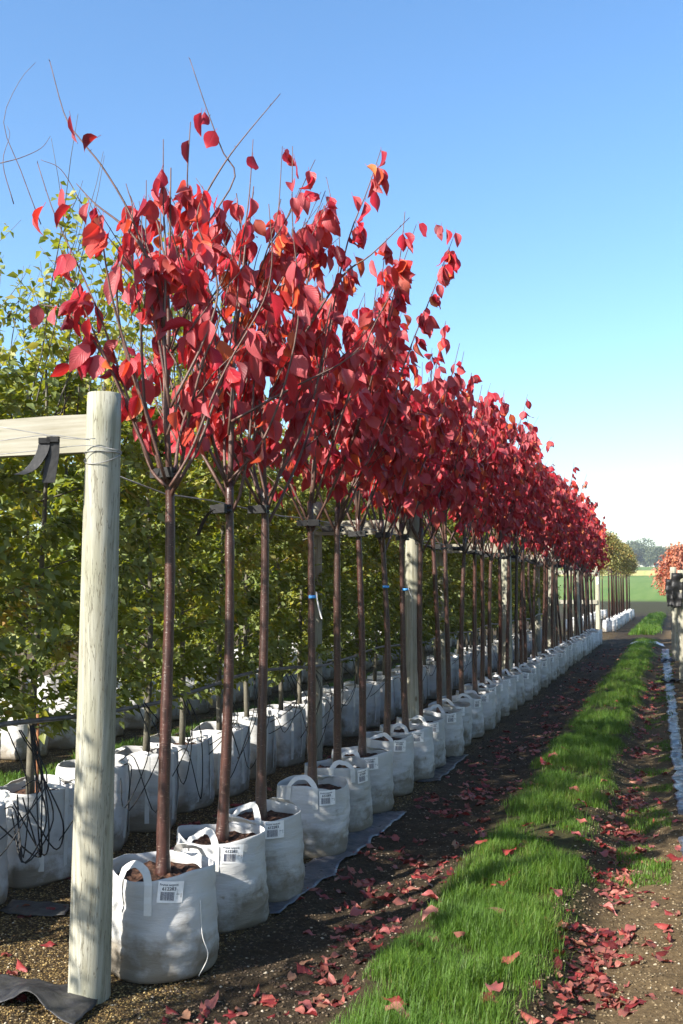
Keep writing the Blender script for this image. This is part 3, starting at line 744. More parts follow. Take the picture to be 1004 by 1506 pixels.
for k in range(NT):
    X, Y = TREES[k]; me, so, ha, hb, al, rl, Hb = BAGS[k % 7]
    lab = 'round white woven planting bag beside the thick front post' if k == 0 else ('last round white planting bag at the far end of the red tree row' if k == NT - 1 else 'round white woven planting bag at the foot of the ' + ordinal(k + 1) + ' red-leaved tree')
    t = thing('planting_bag', lab, 'bag', (X, Y, .004), 'round white bags under the red-leaved trees')
    t.rotation_euler.z = rnd.uniform(-.16, .16)
    obj('bag_body', me, None, t); obj('soil', so, None, t); obj('handle', ha, None, t); obj('handle', hb, None, t)
    c = obj('label_card', CARD, None, t, (math.cos(al) * rl, math.sin(al) * rl, Hb - .05), (rnd.uniform(-.05, .02), rnd.uniform(-.10, .10), al - PI / 2))
    # the card's outward axis is +Y in its own frame, so turn it by azimuth - 90 degrees and mirror left to right for reading
    c.rotation_euler.z = al - PI / 2; c.scale = (1, 1, 1)
    obj('lettering', TXT, None, c); obj('barcode', BARC, None, c)

# square bags of the second row
SQ = []
for v in range(4):
    r = random.Random(60 + v); Hb, R = r.uniform(.45, .49), .20
    bv, bf, rim, side = bag_body(v * 5.1 + 2, Hb, R, .85, 64, 26)
    me = bpy.data.meshes.new('bag_body'); me.from_pydata(bv, [], bf); me.update(); me.polygons.foreach_set('use_smooth', [True] * len(me.polygons)); me.materials.append(M_BAG)
    so = soil_disc(30 + v, Hb, R * .97, Hb - .06); so.materials.append(M_SOIL)
    hs = []
    for j in range(4):
        h_ = strap(rim, side, j * PI / 2 + r.uniform(-.1, .1), math.radians(20), r.choice((-.02, .008, .012, .05)), r.uniform(.38, .43), r.uniform(0.02, .09), .028); h_.materials.append(M_STRAP); hs.append(h_)
    SQ.append((me, so, hs))
def square_bag(X, Y, lab, grp, v, nh=4):
    t = thing('square_planting_bag', lab, 'bag', (X, Y, .004), grp); t.rotation_euler.z = rnd.uniform(-.5, .5)
    me, so, hs = SQ[v % 4]; obj('bag_body', me, None, t); obj('soil', so, None, t)
    for h_ in hs[:nh]: obj('handle', h_, None, t)
    return t
ROW2X, ROW3X = -3.32, -5.65
ROW2 = [(ROW2X + rnd.uniform(-.04, .04), 4.0 + .585 * k + rnd.uniform(-.05, .05)) for k in range(40)]
ROW3 = [(ROW3X + rnd.uniform(-.06, .06), 6.3 + .66 * k + rnd.uniform(-.06, .06)) for k in range(34)]
for k, (X, Y) in enumerate(ROW2):
    square_bag(X, Y, 'square white planting bag in the green hedge row, ' + ordinal(k + 1) + ' from the near end', 'square white bags of the green hedge row', k)
for k, (X, Y) in enumerate(ROW3):
    square_bag(X, Y, 'square white planting bag in the rearmost row, ' + ordinal(k + 1) + ' from the near end', 'square white bags of the rearmost row', k + 1, 2)

# ------------------------------------------------------------------ green hornbeams behind
def small_leaf(L, W, fold, curl):
    vs = [(0, 0, 0), (-W / 2 * math.cos(fold), W / 2 * math.sin(fold), L * .42), (0, -curl * L * .3, L * .5), (W / 2 * math.cos(fold), W / 2 * math.sin(fold), L * .42), (0, -curl * L, L)]
    fs = [(0, 2, 4, 1), (0, 3, 4, 2)]
    return np.array(vs), np.array(fs), np.array([(0.5, 0), (0, .4), (.5, .5), (1, .4), (.5, 1)], float)
HL = [small_leaf(rnd.uniform(.052, .074), rnd.uniform(.034, .043), rnd.uniform(.1, .5), rnd.uniform(-.1, .3)) for _ in range(6)]
def hornbeam_shape(seed, top=2.75, leaders=4, leader_top=3.5, nleaf=3700, bottom=.85, single=0):
    r = random.Random(seed); g = np.random.default_rng(seed)
    tr = MB(); hs = np.linspace(.38, top, 12)
    tr.tube([(.02 * math.sin(h * 2 + seed), .02 * math.cos(h * 1.7 + seed), h) for h in hs], [.026 - .007 * h for h in hs], 9)
    br = MB(); pl, tones = [], []
    def leafat(p, out, tone):
        a = np.array([out[0], out[1], r.uniform(-.9, .25)]) + g.normal(0, .45, 3); n_ = np.array([0, 0, 1.0]) + g.normal(0, .5, 3)
        pl.append((np.array(p), leaf_rot(a, n_), r.uniform(.75, 1.15), r.randrange(6))); tones.append(min(.999, max(0, tone)))
    nb = 36
    per = nleaf // nb
    for b in range(nb):
        h = bottom + (top - bottom) * ((b + r.random()) / nb); az = b * 2.39996 + r.uniform(-.4, .4)
        f = (h - bottom) / (top - bottom); L = (.46 - .20 * f ** 2) * r.uniform(.55, 1.25) * (1 if h > bottom + .15 else .7)
        p = grow_branch((0, 0, h - .12), az, r.uniform(1.0, 1.35), L, r, 5, .15, .1)
        br.tube(p, list(np.linspace(.006, .0015, len(p))), 4)
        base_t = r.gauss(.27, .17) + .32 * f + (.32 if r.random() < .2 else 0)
        for _ in range(per):
            t = r.uniform(.12, 1) ** .7 * (len(p) - 1); i0 = min(int(t), len(p) - 2); q = p[i0].lerp(p[i0 + 1], t - i0)
            q = q + Vector((r.gauss(0, .042), r.gauss(0, .042), r.gauss(0, .036)))
            leafat(q, (math.cos(az), math.sin(az)), base_t + r.gauss(0, .13))
    for b in range(leaders):
        az = r.uniform(0, 6.3); L = (leader_top - top) * r.uniform(.7, 1.25) + .3
        p = grow_branch((r.uniform(-.15, .15), r.uniform(-.15, .15), top - .35), az, r.uniform(.05, .4), L, r, 8, .15, .07)
        br.tube(p, list(np.linspace(.006, .0015, len(p))), 4)
        twigs = [p] + [grow_branch(p[r.randint(2, 6)], r.uniform(0, 6.3), r.uniform(.5, 1.1), r.uniform(.15, .4), r, 4, .2, .1) for _ in range(4)]
        for tw in twigs[1:]: br.tube(tw, list(np.linspace(.003, .0012, len(tw))), 4)
        for tw in twigs:
            for _ in range(22 if tw is p else 14):
                t = r.uniform(.05, .85) * (len(tw) - 1); i0 = min(int(t), len(tw) - 2); q = tw[i0].lerp(tw[i0 + 1], t - i0) + Vector((r.gauss(0, .02), r.gauss(0, .02), r.gauss(0, .02)))
                leafat(q, (r.gauss(0, 1), r.gauss(0, 1)), .74 + r.gauss(0, .15))
    singles = []
    if single:                                # the leaves on the side towards the camera stay single pieces
        ordr = sorted(range(len(pl)), key=lambda q: -(pl[q][0][0] * .75 - pl[q][0][1] * .66 + r.uniform(0, .25)))[:single]
        singles = [pl[q] for q in ordr]; gone = set(ordr); keep = [q for q in range(len(pl)) if q not in gone]
        pl = [pl[q] for q in keep]; tones = [tones[q] for q in keep]
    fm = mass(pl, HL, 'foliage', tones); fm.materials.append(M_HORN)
    tm, bm = tr.mesh('trunk'), br.mesh('branches'); tm.materials.append(M_HBARK); bm.materials.append(M_HBARK)
    return tm, bm, fm, singles
HL_ME = [np_mesh('hornbeam_leaf', v, f, uv=u) for v, f, u in HL]
for m_ in HL_ME: m_.materials.append(M_HORN_O)
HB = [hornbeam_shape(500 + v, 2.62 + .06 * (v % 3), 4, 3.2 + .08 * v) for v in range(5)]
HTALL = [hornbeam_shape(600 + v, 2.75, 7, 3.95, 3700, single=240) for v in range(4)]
def hornbeam(X, Y, lab, grp, parts):
    t = thing('hornbeam_tree', lab, 'tree', (X, Y, 0), grp); t.rotation_euler.z = 0 if parts[3] else rnd.uniform(0, 6.28)
    for loc, R3, s, ti in parts[3]:
        o = bpy.data.objects.new('leaf', HL_ME[ti]); COL.objects.link(o); o.parent = t
        o.matrix_local = Matrix([list(R3[i] * s) + [loc[i]] for i in range(3)] + [[0, 0, 0, 1]])
    obj('trunk', parts[0], None, t); obj('branches', parts[1], None, t); tag(obj('foliage', parts[2], None, t), kind='stuff')
    return t
for k, (X, Y) in enumerate(ROW2):
    hornbeam(X, Y, 'dense green and yellow young tree in the hedge row, ' + ordinal(k + 1) + ' from the near end', 'green trees of the hedge row', HTALL[k - 1] if k in (1, 2, 3, 4) else HB[k % 5])
for k, (X, Y) in enumerate(ROW3):
    hornbeam(X, Y, 'green and yellow young tree of the rearmost row, ' + ordinal(k + 1) + ' from the near end', 'green trees of the rearmost row', HB[(k * 2 + 1) % 5]).scale = (1.2, 1.2, 1.34 if k < 7 else 1.15)

X, Y = ROW2[1]; m = MB()
for pts in ([(60, 330), (30, 250), (5, 180), (28, 120), (52, 92)], [(0, 240), (30, 232), (60, 218), (74, 200)], [(20, 300), (4, 240), (14, 200), (10, 185)], [(120, 300), (90, 250), (60, 235)]):
    p = smooth_path([at_depth(a, b, (X, Y, 0)) for a, b in pts], 12); m.tube(p, list(np.linspace(.0032, .0012, len(p))), 4)
tag(obj('bare_twigs', m.mesh('bare_twigs'), M_TWIG), 'thin bare twigs against the sky at the upper left edge', 'twigs')
HSP = hornbeam_shape(650, 2.6, 3, 3.1, 900)
for k, (Y, sh) in enumerate(((3.42, HB[1]), (2.84, HB[3]), (.95, HSP))):
    hornbeam(ROW2X, Y, 'green young tree of the hedge row, left of the front post, ' + ordinal(k + 1) + ' towards the camera', 'green trees left of the front post', sh)
    square_bag(ROW2X, Y, 'square white planting bag left of the front post, ' + ordinal(k + 1) + ' towards the camera', 'square bags left of the front post', k, 2)
for k in range(30):  # unseen row added outside the frame to block sky fill from the right
    X, Y = .82 + rnd.uniform(-.04, .04), .6 + .76 * k
    hornbeam(X, Y, 'unseen green young tree added right of the path to block sky light, ' + ordinal(k + 1) + ' from the near end', 'added unseen trees right of the path', HB[(k * 3 + 2) % 5])
    square_bag(X, Y, 'unseen square white planting bag added under the trees right of the path, ' + ordinal(k + 1) + ' from the near end', 'added unseen bags right of the path', k, 2)
for k in range(24):
    X, Y = -7.0 + rnd.uniform(-.06, .06), 7.4 + .9 * k
    hornbeam(X, Y, 'tall green tree behind the rearmost bags, ' + ordinal(k + 1) + ' from the near end', 'tall green trees at the back', HB[(k * 2) % 5]).scale = (1.25, 1.25, 1.3)
    square_bag(X, Y, 'white planting bag at the foot of the ' + ordinal(k + 1) + ' tall green tree at the back', 'white bags at the back', k, 1)
# ------------------------------------------------------------------ timber frames: two posts and a crossbeam
def post_mesh(hgt, r0, r1, seed, lean=(0, 0)):
    n, rows = 28, 22; vs, fs = [], []
    for i in range(rows):
        t = i / (rows - 1); h = -.05 + (hgt + .05) * t
        for q in range(n):
            a = 2 * PI * q / n; rr = (r0 + (r1 - r0) * t) * (1 + .02 * mnoise.noise((math.cos(a) * 1.5, math.sin(a) * 1.5, h * 1.5 + seed)) + .012 * mnoise.noise((math.cos(a) * 7, math.sin(a) * 7, h * .8 + seed)))
            if i == rows - 1: rr *= .975
            vs.append((rr * math.cos(a) + lean[0] * h, rr * math.sin(a) + lean[1] * h, h))
    for i in range(rows - 1):
        for q in range(n):
            q2 = (q + 1) % n; fs.append((i * n + q, i * n + q2, (i + 1) * n + q2, (i + 1) * n + q))
    fs.append(tuple((rows - 1) * n + q for q in range(n)))
    me = bpy.data.meshes.new('post'); me.from_pydata(vs, [], fs); me.update(); me.polygons.foreach_set('use_smooth', [True] * (len(fs) - 1) + [False]); return me
def beam_mesh(x0, x1, hz, th=.04):
    m = MB(); n = 8; vs, fs = [], []
    for i in range(n + 1):
        x_ = x0 + (x1 - x0) * i / n; j = .002 * math.sin(i * 2.1)
        vs += [(x_, -th / 2 + j, -hz / 2), (x_, th / 2 + j, -hz / 2), (x_, th / 2 + j, hz / 2 + j), (x_, -th / 2 + j, hz / 2 + j)]
    for i in range(n):
        for k in range(4):
            k2 = (k + 1) % 4; fs.append((i * 4 + k2, i * 4 + k, i * 4 + 4 + k, i * 4 + 4 + k2))
    fs += [(0, 1, 2, 3), (n * 4 + 3, n * 4 + 2, n * 4 + 1, n * 4)]
    m.add(vs, fs); return m.mesh('crossbeam', False)
def beam_mat(): 
    M = N('sawn_beam')
    g = M.noise(1.5, 6, .65, M.mapped((1.5, 30, 30)))
    c = M.ramp(g, [(0.25, (0.17, 0.15, 0.10)), (0.5, (0.27, 0.255, 0.205)), (0.8, (0.35, 0.335, 0.285))])
    c = M.mix(M.ramp(M.noise(3.5, 4), [(0.5, 0.0), (0.78, 0.5)]), c, (0.20, 0.19, 0.11))
    M.col(c); M.rough(.85, .2); M.bump(g, .4, .003); return M.m
M_BEAM = beam_mat()
P1 = on_ground(131, 1466); P1top = at_depth(154, 578, P1)
lean1 = ((P1top.x - P1.x) / P1top.z * .9, (P1top.y - P1.y) / P1top.z * .9)
BEAM_H = 2.075
frames = [P1.y + 5.05 * j for j in range(5)]
for j, Y in enumerate(frames):
    X = P1.x if j == 0 else ROWX - .13
    lab = ['thick weathered round post and crossbeam at the near end, left foreground', 'timber frame of two posts and a beam behind the ninth red tree', 'third timber frame from the front, between the red tree trunks', 'fourth timber frame from the front, half hidden by trunks', 'last timber frame near the far end of the red tree row'][j]
    t = thing('beam_trellis', lab, 'timber frame', (X, Y, gz(X, Y)), 'timber frames along the rows')
    hgt = P1top.z if j == 0 else 2.28
    obj('post', post_mesh(hgt, .079, .064, j * 3.3, lean1 if j == 0 else (.004, .002)), M_WOOD, t)
    x2 = -3.08 - X
    obj('post', post_mesh(2.3, .068, .060, j * 3.3 + 9), M_WOOD, t, (x2 - (.25 if j == 0 else 0), .0, 0))
    bh = BEAM_H + (.045 if j == 0 else 0)
    if j == 0: obj('crossbeam', beam_mesh(x2 - .35, lean1[0] * bh - .045, .145), M_BEAM, t, (0, lean1[1] * bh + .015, bh))
    else: obj('crossbeam', beam_mesh(x2 - .02, -.005, .125), M_BEAM, t, (0, -.085, bh - .02))
    if j == 0:
        m = MB()
        hw = 2.04; cx, cy = lean1[0] * hw, lean1[1] * hw
        for dz, tl in ((0, .0), (-.012, .035)):
            m.tube([(cx + .0685 * math.cos(a), cy + .0685 * math.sin(a), hw + dz + tl * math.sin(a)) for a in np.linspace(0, 2 * PI, 28)], .0017, 5, False)
        obj('wire_wrap', m.mesh('wire_wrap'), M_WIRE, t)
# wires from the front post along the beam, and the loose straps on them
Pw = Vector((P1.x + lean1[0] * 2.04, P1.y + lean1[1] * 2.04, 2.04))
wl = [([(140, 645), (100, 645), (60, 638), (0, 628)], 'upper'), ([(132, 647), (70, 640), (0, 648)], 'middle'), ([(175, 662), (125, 655), (60, 662), (0, 668)], 'lower')]
for pts, nm in wl:
    m = MB(); m.tube(smooth_path([at_depth(a, b, Pw - cF * .085) for a, b in pts], 14), .0016, 5)
    tag(obj('fence_wire', m.mesh('fence_wire'), M_WIRE), nm + ' thin wire running left from the front post across the beam', 'wire', 'wires on the front beam')
hook = at_depth(66, 645, Pw - cF * .09)
def strap_thing(pix, wid, lab, dd):
    pts = smooth_path([at_depth(a, b, Pw - cF * (.095 + dd * q)) for q, (a, b) in enumerate(pix)], 10)
    m = MB(); m.ribbon(pts, [(-cF + Vector((0, 0, .3)))] * 11, [cR] * 11, wid, .004)
    m.box(pts[0], cR, cF, cU, .021, .012, .010)
    tag(obj('rubber_strap', m.mesh('rubber_strap', False), M_RUBBER), lab, 'strap', 'loose straps on the front beam')
strap_thing([(66, 648), (62, 665), (52, 682), (42, 692), (28, 698)], .042, 'curled grey-black rubber strap hanging in front of the near beam, left one', .012)
strap_thing([(78, 646), (77, 670), (74, 690), (71, 710)], .048, 'straight black rubber strap hanging in front of the near beam, right one', .004)

# ------------------------------------------------------------------ irrigation along the hedge row
PX, PH = -3.02, .86
t = thing('irrigation_pipe', 'grey-black irrigation pipe slung low along the hedge row with thin drip tubes', 'pipe', (PX, 3.0, 0))
pts = [Vector((rnd.uniform(-.012, .012) + (.0 if q else 0), -.2 + .29 * q, PH + .03 * math.sin(q * .55) + rnd.uniform(-.008, .008))) for q in range(84)]
m = MB(); m.tube(pts, .0125, 8); obj('main_pipe', m.mesh('main_pipe'), M_PIPE, t)
for k, (X, Y) in enumerate(ROW2[:30]):
    for s in range(3 if k < 9 else 1):
        r = random.Random(k * 9 + s); y0 = Y - 3.0 + r.uniform(-.05, .06)
        e = Vector((X - PX + r.uniform(-.1, .22), Y - 3.0 + r.uniform(-.18, .18), r.uniform(.42, .50)))
        a = Vector((.012, y0, PH - .01)); lo = r.uniform(.12, .42)
        mid1 = a + Vector((r.uniform(.02, .16), r.uniform(-.14, .14), -.25)); mid2 = Vector((e.x + r.uniform(.1, .26), e.y + r.uniform(-.12, .12), lo))
        p = smooth_path([a, mid1, mid2, e + Vector((.10, 0, .02)), e], 20)
        m = MB(); m.tube(p, .0034, 5); obj('drip_tube', m.mesh('drip_tube'), M_RUBBER, t)
# bundle of tubes tied to the pipe at the left edge
for s in range(6):
    r = random.Random(77 + s); a = on_ground(42, 1066, PH); a = Vector((PX, a.y, PH)) - Vector((PX, 3.0, 0))
    p = smooth_path([a + Vector((.01, r.uniform(-.02, .02), 0)), a + Vector((.05 + r.uniform(0, .03), r.uniform(-.05, .03), -.2)), a + Vector((.1 + r.uniform(0, .1), r.uniform(-.2, .05), -.45)), a + Vector((.08, r.uniform(-.2, .2), -.62)), a + Vector((-.05, r.uniform(-.2, .2), -.40 + r.uniform(-.05, .1)))], 22)
    m = MB(); m.tube(p, .004, 5); obj('drip_tube', m.mesh('drip_tube'), M_RUBBER, t)
# rusty cane beside the first hedge stem
b = on_ground(53, 1165, .42); m = MB(); m.tube([(0, 0, -.42), (0.004, 0, .15), (-.002, .002, .42)], .009, 8)
tag(obj('rusty_cane', m.mesh('rusty_cane'), M_STAKE, None, b), 'thin rusty brown cane standing in a square bag at the far left', 'cane')
# string on the side of the first bag
m = MB(); p0 = on_ground(322, 1330, .28); p1 = on_ground(314, 1452, .01)
bag0 = Vector((TREES[0][0], TREES[0][1], 0))
azs = math.atan2(-.35, .94)
rr = .225
m.tube(smooth_path([bag0 + Vector((rr * math.cos(azs), rr * math.sin(azs), .30)), bag0 + Vector(((rr + .012) * math.cos(azs), (rr + .012) * math.sin(azs), .17)), bag0 + Vector(((rr + .03) * math.cos(azs + .06), (rr + .03) * math.sin(azs + .06), .09)), bag0 + Vector(((rr + .01) * math.cos(azs - .06), (rr + .01) * math.sin(azs - .06), .015))], 16), .0018, 5)
tag(obj('string', m.mesh('string'), M_STRAP), 'loose pale string hanging down the side of the nearest round bag', 'string')

# ------------------------------------------------------------------ sheets of plastic on the ground
def sheet(name, lab, corners, nu, nv, amp, mat, seed, lift=.006, kind=None, fold=None, grp=None, th=.002):
    """patch between four ground corners (a b c d round the edge) with crumples and a real thickness"""
    a, b, c, d = [Vector((p[0], p[1], 0)) for p in corners]; vs, fs = [], []
    cen = (a + b + c + d) / 4
    for s in (0, 1):
        for j in range(nv + 1):
            for i in range(nu + 1):
                u, v = i / nu, j / nv; p = a.lerp(b, u).lerp(d.lerp(c, u), v)
                p = p + Vector((.05 * mnoise.noise((p.x * 5, p.y * 5, seed)), .05 * mnoise.noise((p.x * 5, p.y * 5, seed + 9)), 0)) * (amp / .02 if amp < .02 else 1)
                h = gz(p.x, p.y) + lift + amp * abs(mnoise.noise((p.x * 7, p.y * 7, seed))) + amp * .5 * abs(mnoise.noise((p.x * 17, p.y * 17, seed)))
                if fold: h += fold(u, v)
                q = p - cen; vs.append((q.x, q.y, h + th * s))
    w_ = nu + 1; off = w_ * (nv + 1)
    for j in range(nv):
        for i in range(nu):
            k = j * w_ + i; fs.append((off + k, off + k + 1, off + k + w_ + 1, off + k + w_)); fs.append((k + w_, k + w_ + 1, k + 1, k))
    edge = [i for i in range(nu + 1)] + [j * w_ + nu for j in range(1, nv + 1)] + [nv * w_ + i for i in range(nu - 1, -1, -1)] + [j * w_ for j in range(nv - 1, 0, -1)]
    for e0, e1 in zip(edge, edge[1:] + edge[:1]): fs.append((e0, e1, off + e1, off + e0))
    me = bpy.data.meshes.new(name); me.from_pydata(vs, [], fs); me.update(); me.polygons.foreach_set('use_smooth', [True] * len(fs))
    return tag(obj(name, me, mat, None, (cen.x, cen.y, 0)), lab, 'plastic sheet', grp, kind)
g = lambda x, y: on_ground(x, y)
sheet('black_sheet', 'crumpled black plastic sheet on the gravel at the foot of the front post', [g(-30, 1475), g(110, 1512), g(150, 1462), g(-20, 1432)], 30, 22, .022, M_MATB, 3.0,
      fold=lambda u, v: .075 * math.exp(-((u - .55) / .22) ** 2) * (1 - v) ** .7 + .03 * math.exp(-((u - .9) / .1) ** 2) * v)
sheet('black_sheet', 'dark plastic flap lying flat beside the square bag at the left edge', [g(0, 1345), g(95, 1352), g(100, 1335), g(20, 1325)], 14, 8, .012, M_MATB, 5.0)
sheet('grey_sheet', 'shiny grey plastic ground sheet showing between the fourth and fifth round bags', [(-1.99, 4.35), (-1.79, 4.4), (-1.76, 6.6), (-1.99, 6.6)], 8, 60, .016, M_MATG, 7.0)
sheet('grey_sheet', 'dark plastic edge beside the eighth and ninth round bags', [(-1.95, 7.6), (-1.80, 7.7), (-1.82, 9.0), (-1.95, 9.0)], 6, 40, .014, M_MATB, 8.0)
sheet('grey_sheet', 'long shiny grey plastic strip along the right edge of the path', [(-.03, 7.2), (.06, 7.2), (-.19, 26.0), (-.36, 26.0)], 6, 160, .018, M_MATG, 9.0)
sheet('grey_sheet', 'short torn piece of plastic at the right edge nearest the camera', [(.0, 6.0), (.12, 6.0), (.1, 6.55), (-.02, 6.5)], 6, 14, .03, M_MATG, 10.0)
sheet('white_sheet', 'bright white plastic sheet lying flat across the far gap in the rows', [(-1.15, 27.0), (-.30, 27.3), (-.35, 28.2), (-1.05, 28.1)], 14, 10, .012, M_SHEETW, 11.0)
for j, (a, b) in enumerate(((795, 998), (806, 988), (812, 980))):
    q = g(a, b); s = .10
    sheet('plastic_scrap', ['nearest', 'middle', 'farthest'][j] + ' of three white plastic scraps beside the far round bags', [(q.x - s * .5, q.y - s), (q.x + s * .6, q.y - s), (q.x + s * .5, q.y + s), (q.x - s * .6, q.y + s)], 6, 6, .03, M_SHEETW, 12.0 + j, grp='white plastic scraps')

# ------------------------------------------------------------------ far block, right-hand row, field trees
def bushy_shape(seed, bottom, top, rad, n, mat, droop=False, leafsize=1.3, trunk_r=.03):
    r = random.Random(seed); g_ = np.random.default_rng(seed)
    tr = MB(); tr.tube([(0, 0, .3), (.01, .01, bottom), (.0, .02, (bottom + top) / 2)], [trunk_r, trunk_r * .8, trunk_r * .5], 8)
    br = MB(); pl, tones = [], []
    nb = 34
    for b in range(nb):
        az = b * 2.4 + r.uniform(-.3, .3); f = (b + .5) / nb; h0 = bottom + (top - bottom) * f * .75
        L = rad * r.uniform(.7, 1.2) * (1.25 - .75 * f)
        p = grow_branch((0, 0, h0), az, r.uniform(.6, 1.1), L, r, 6, (-2.2 if droop else .3), .08)
        if droop: p += [p[-1] + Vector((0, 0, -.12 * j)) for j in range(1, 5)]
        br.tube(p, list(np.linspace(.008, .002, len(p))), 4); bt = r.gauss(.5, .2)
        for _ in range(n // nb):
            t_ = r.uniform(.15, 1) ** .8 * (len(p) - 1); i0 = min(int(t_), len(p) - 2); q = p[i0].lerp(p[i0 + 1], t_ - i0) + Vector((r.gauss(0, .06), r.gauss(0, .06), r.gauss(0, .07)))
            a = np.array([math.cos(az), math.sin(az), -1.2 if droop else -.3]) + g_.normal(0, .5, 3)
            pl.append((np.array(q), leaf_rot(a, np.array([0, 0, 1.0]) + g_.normal(0, .5, 3)), r.uniform(.8, 1.2) * leafsize, r.randrange(6))); tones.append(min(.999, max(0, bt + r.gauss(0, .15))))
    fm = mass(pl, HL, 'foliage', tones); fm.materials.append(mat)
    tm, bm = tr.mesh('trunk'), br.mesh('branches'); tm.materials.append(M_BARK); bm.materials.append(M_TWIG)
    return tm, bm, fm
FB = [bushy_shape(700 + v, 1.95, 3.7 - .2 * v, .5, 1500, M_AUT) for v in range(3)]
for k in range(16):
    X, Y = -2.12 + rnd.uniform(-.04, .04), 34.6 + 1.05 * k
    t = thing('autumn_tree', 'green and orange young tree of the block beyond the gap, ' + ordinal(k + 1) + ' from the pale post', 'tree', (X, Y, gz(X, Y)), 'autumn trees beyond the gap'); t.rotation_euler.z = rnd.uniform(0, 6)
    tm, bm, fm = FB[k % 3]; obj('trunk', tm, None, t); obj('branches', bm, None, t); tag(obj('foliage', fm, None, t), kind='stuff')
    b = thing('planting_bag', 'white planting bag beyond the gap, ' + ordinal(k + 1) + ' from the pale post', 'bag', (X, Y, gz(X, Y) + .004), 'white bags beyond the gap')
    me, so, ha, hb, al, rl, Hb = BAGS[k % 7]; obj('bag_body', me, None, b); obj('soil', so, None, b); obj('handle', ha, None, b)
    if k % 2 == 0:
        X3 = X - 1.25
        t = thing('autumn_tree', 'green and orange young tree behind the block beyond the gap, ' + ordinal(k // 2 + 1) + ' in its row', 'tree', (X3, Y, gz(X3, Y)), 'autumn trees in the row behind'); t.rotation_euler.z = rnd.uniform(0, 6)
        tm, bm, fm = FB[(k + 1) % 3]; obj('trunk', tm, None, t); obj('branches', bm, None, t); tag(obj('foliage', fm, None, t), kind='stuff')
        b = thing('planting_bag', 'white planting bag behind the block beyond the gap, ' + ordinal(k // 2 + 1) + ' in its row', 'bag', (X3, Y, gz(X3, Y) + .004), 'white bags in the row behind')
        obj('bag_body', me, None, b); obj('soil', so, None, b)
t = thing('beam_trellis', 'pale slim post with two rails standing at the far gap', 'timber frame', (-2.45, 33.9, gz(-2.45, 33.9)))
obj('post', post_mesh(2.2, .085, .075, 2.2), M_WOOD2, t)
obj('rail', beam_mesh(-1.5, -.01, .14), M_BEAM, t, (0, -.11, 2.0)); obj('rail', beam_mesh(-1.5, -.01, .13), M_BEAM, t, (0, -.11, 1.02))
obj('post', post_mesh(2.2, .08, .07, 5.2), M_WOOD2, t, (-1.42, .0, 0))
m = MB(); m.box((0, -.082, 1.72), (1, 0, 0), (0, 1, 0), (0, 0, 1), .03, .002, .12); obj('paper_tag', m.mesh('paper_tag', False), M_WHITEP, t)
m = MB(); m.tube([Vector((-2.2, 34.2 + 1.0 * q, 1.94 + rnd.uniform(-.02, .02))) for q in range(17)], .012, 6)
tag(obj('black_cable', m.mesh('black_cable'), M_RUBBER), 'black cable tying the trunks of the block beyond the gap', 'cable')

for j, (a, b, tp_, lab) in enumerate(((991, 972, 1.93, 'slim weathered post on the right with dark cloth hanging, farther one'), (1003, 1004, 1.80, 'weathered post at the right picture edge, nearer one'))):
    p = g(a, b); t = thing('timber_post', lab, 'post', (p.x + .03, p.y, gz(p.x, p.y)), 'posts of the right-hand row')
    obj('post', post_mesh(tp_, .072, .064, 20 + j), M_WOOD, t)
    m = MB(); n = 12; vs, fs = [], []
    for i in range(n + 1):
        z_ = tp_ - .25 + .2 * j - .55 * i / n; wd = .10 - .06 * abs(i / n - .35); yy = -.085 - .02 * math.sin(i * 1.7)
        for u in np.linspace(-1, 1, 7): vs.append((u * wd - .07, yy - .02 * math.cos(u * 2.5 + i * .35), z_ + .02 * u * math.sin(i * .6)))
    for i in range(n):
        for u in range(6): fs.append((i * 7 + u, i * 7 + u + 1, i * 7 + 8 + u, i * 7 + 7 + u))
    me = bpy.data.meshes.new('dark_cloth'); me.from_pydata(vs, [], fs); me.update(); me.polygons.foreach_set('use_smooth', [True] * len(fs))
    so_ = obj('dark_cloth', me, M_RUBBER, t); md = so_.modifiers.new('thick', 'SOLIDIFY'); md.thickness = .004
    m = MB()
WT = [bushy_shape(800 + v, 2.1, 2.85, .62, 2200, M_ORG, True, 1.25, .035) for v in range(2)]
for k in range(4):
    X, Y = .20 + rnd.uniform(-.05, .05), 28.5 + 2.1 * k
    t = thing('weeping_tree', 'weeping red-orange tree at the right edge, ' + ordinal(k + 1) + ' from the camera', 'tree', (X, Y, gz(X, Y)), 'weeping trees of the right-hand row'); t.rotation_euler.z = rnd.uniform(0, 6)
    tm, bm, fm = WT[k % 2]; obj('trunk', tm, None, t); obj('branches', bm, None, t); tag(obj('foliage', fm, None, t), kind='stuff')
    square_bag(X - .05, Y, 'square white bag under the ' + ordinal(k + 1) + ' weeping tree at the right edge', 'white bags of the right-hand row', k, 2)
# dark bundles of sheeting at the feet of the right-hand posts
for j, (a, b) in enumerate(((983, 972), (988, 1003))):
    q = g(a, b); s = .16
    sheet('black_sheet', ['farther', 'nearer'][j] + ' crumpled black plastic heap at the foot of the right-hand posts', [(q.x - s, q.y - s), (q.x + s, q.y - s), (q.x + s, q.y + s), (q.x - s, q.y + s)], 10, 10, .10, M_MATB, 22.0 + j, grp='black plastic heaps on the right')

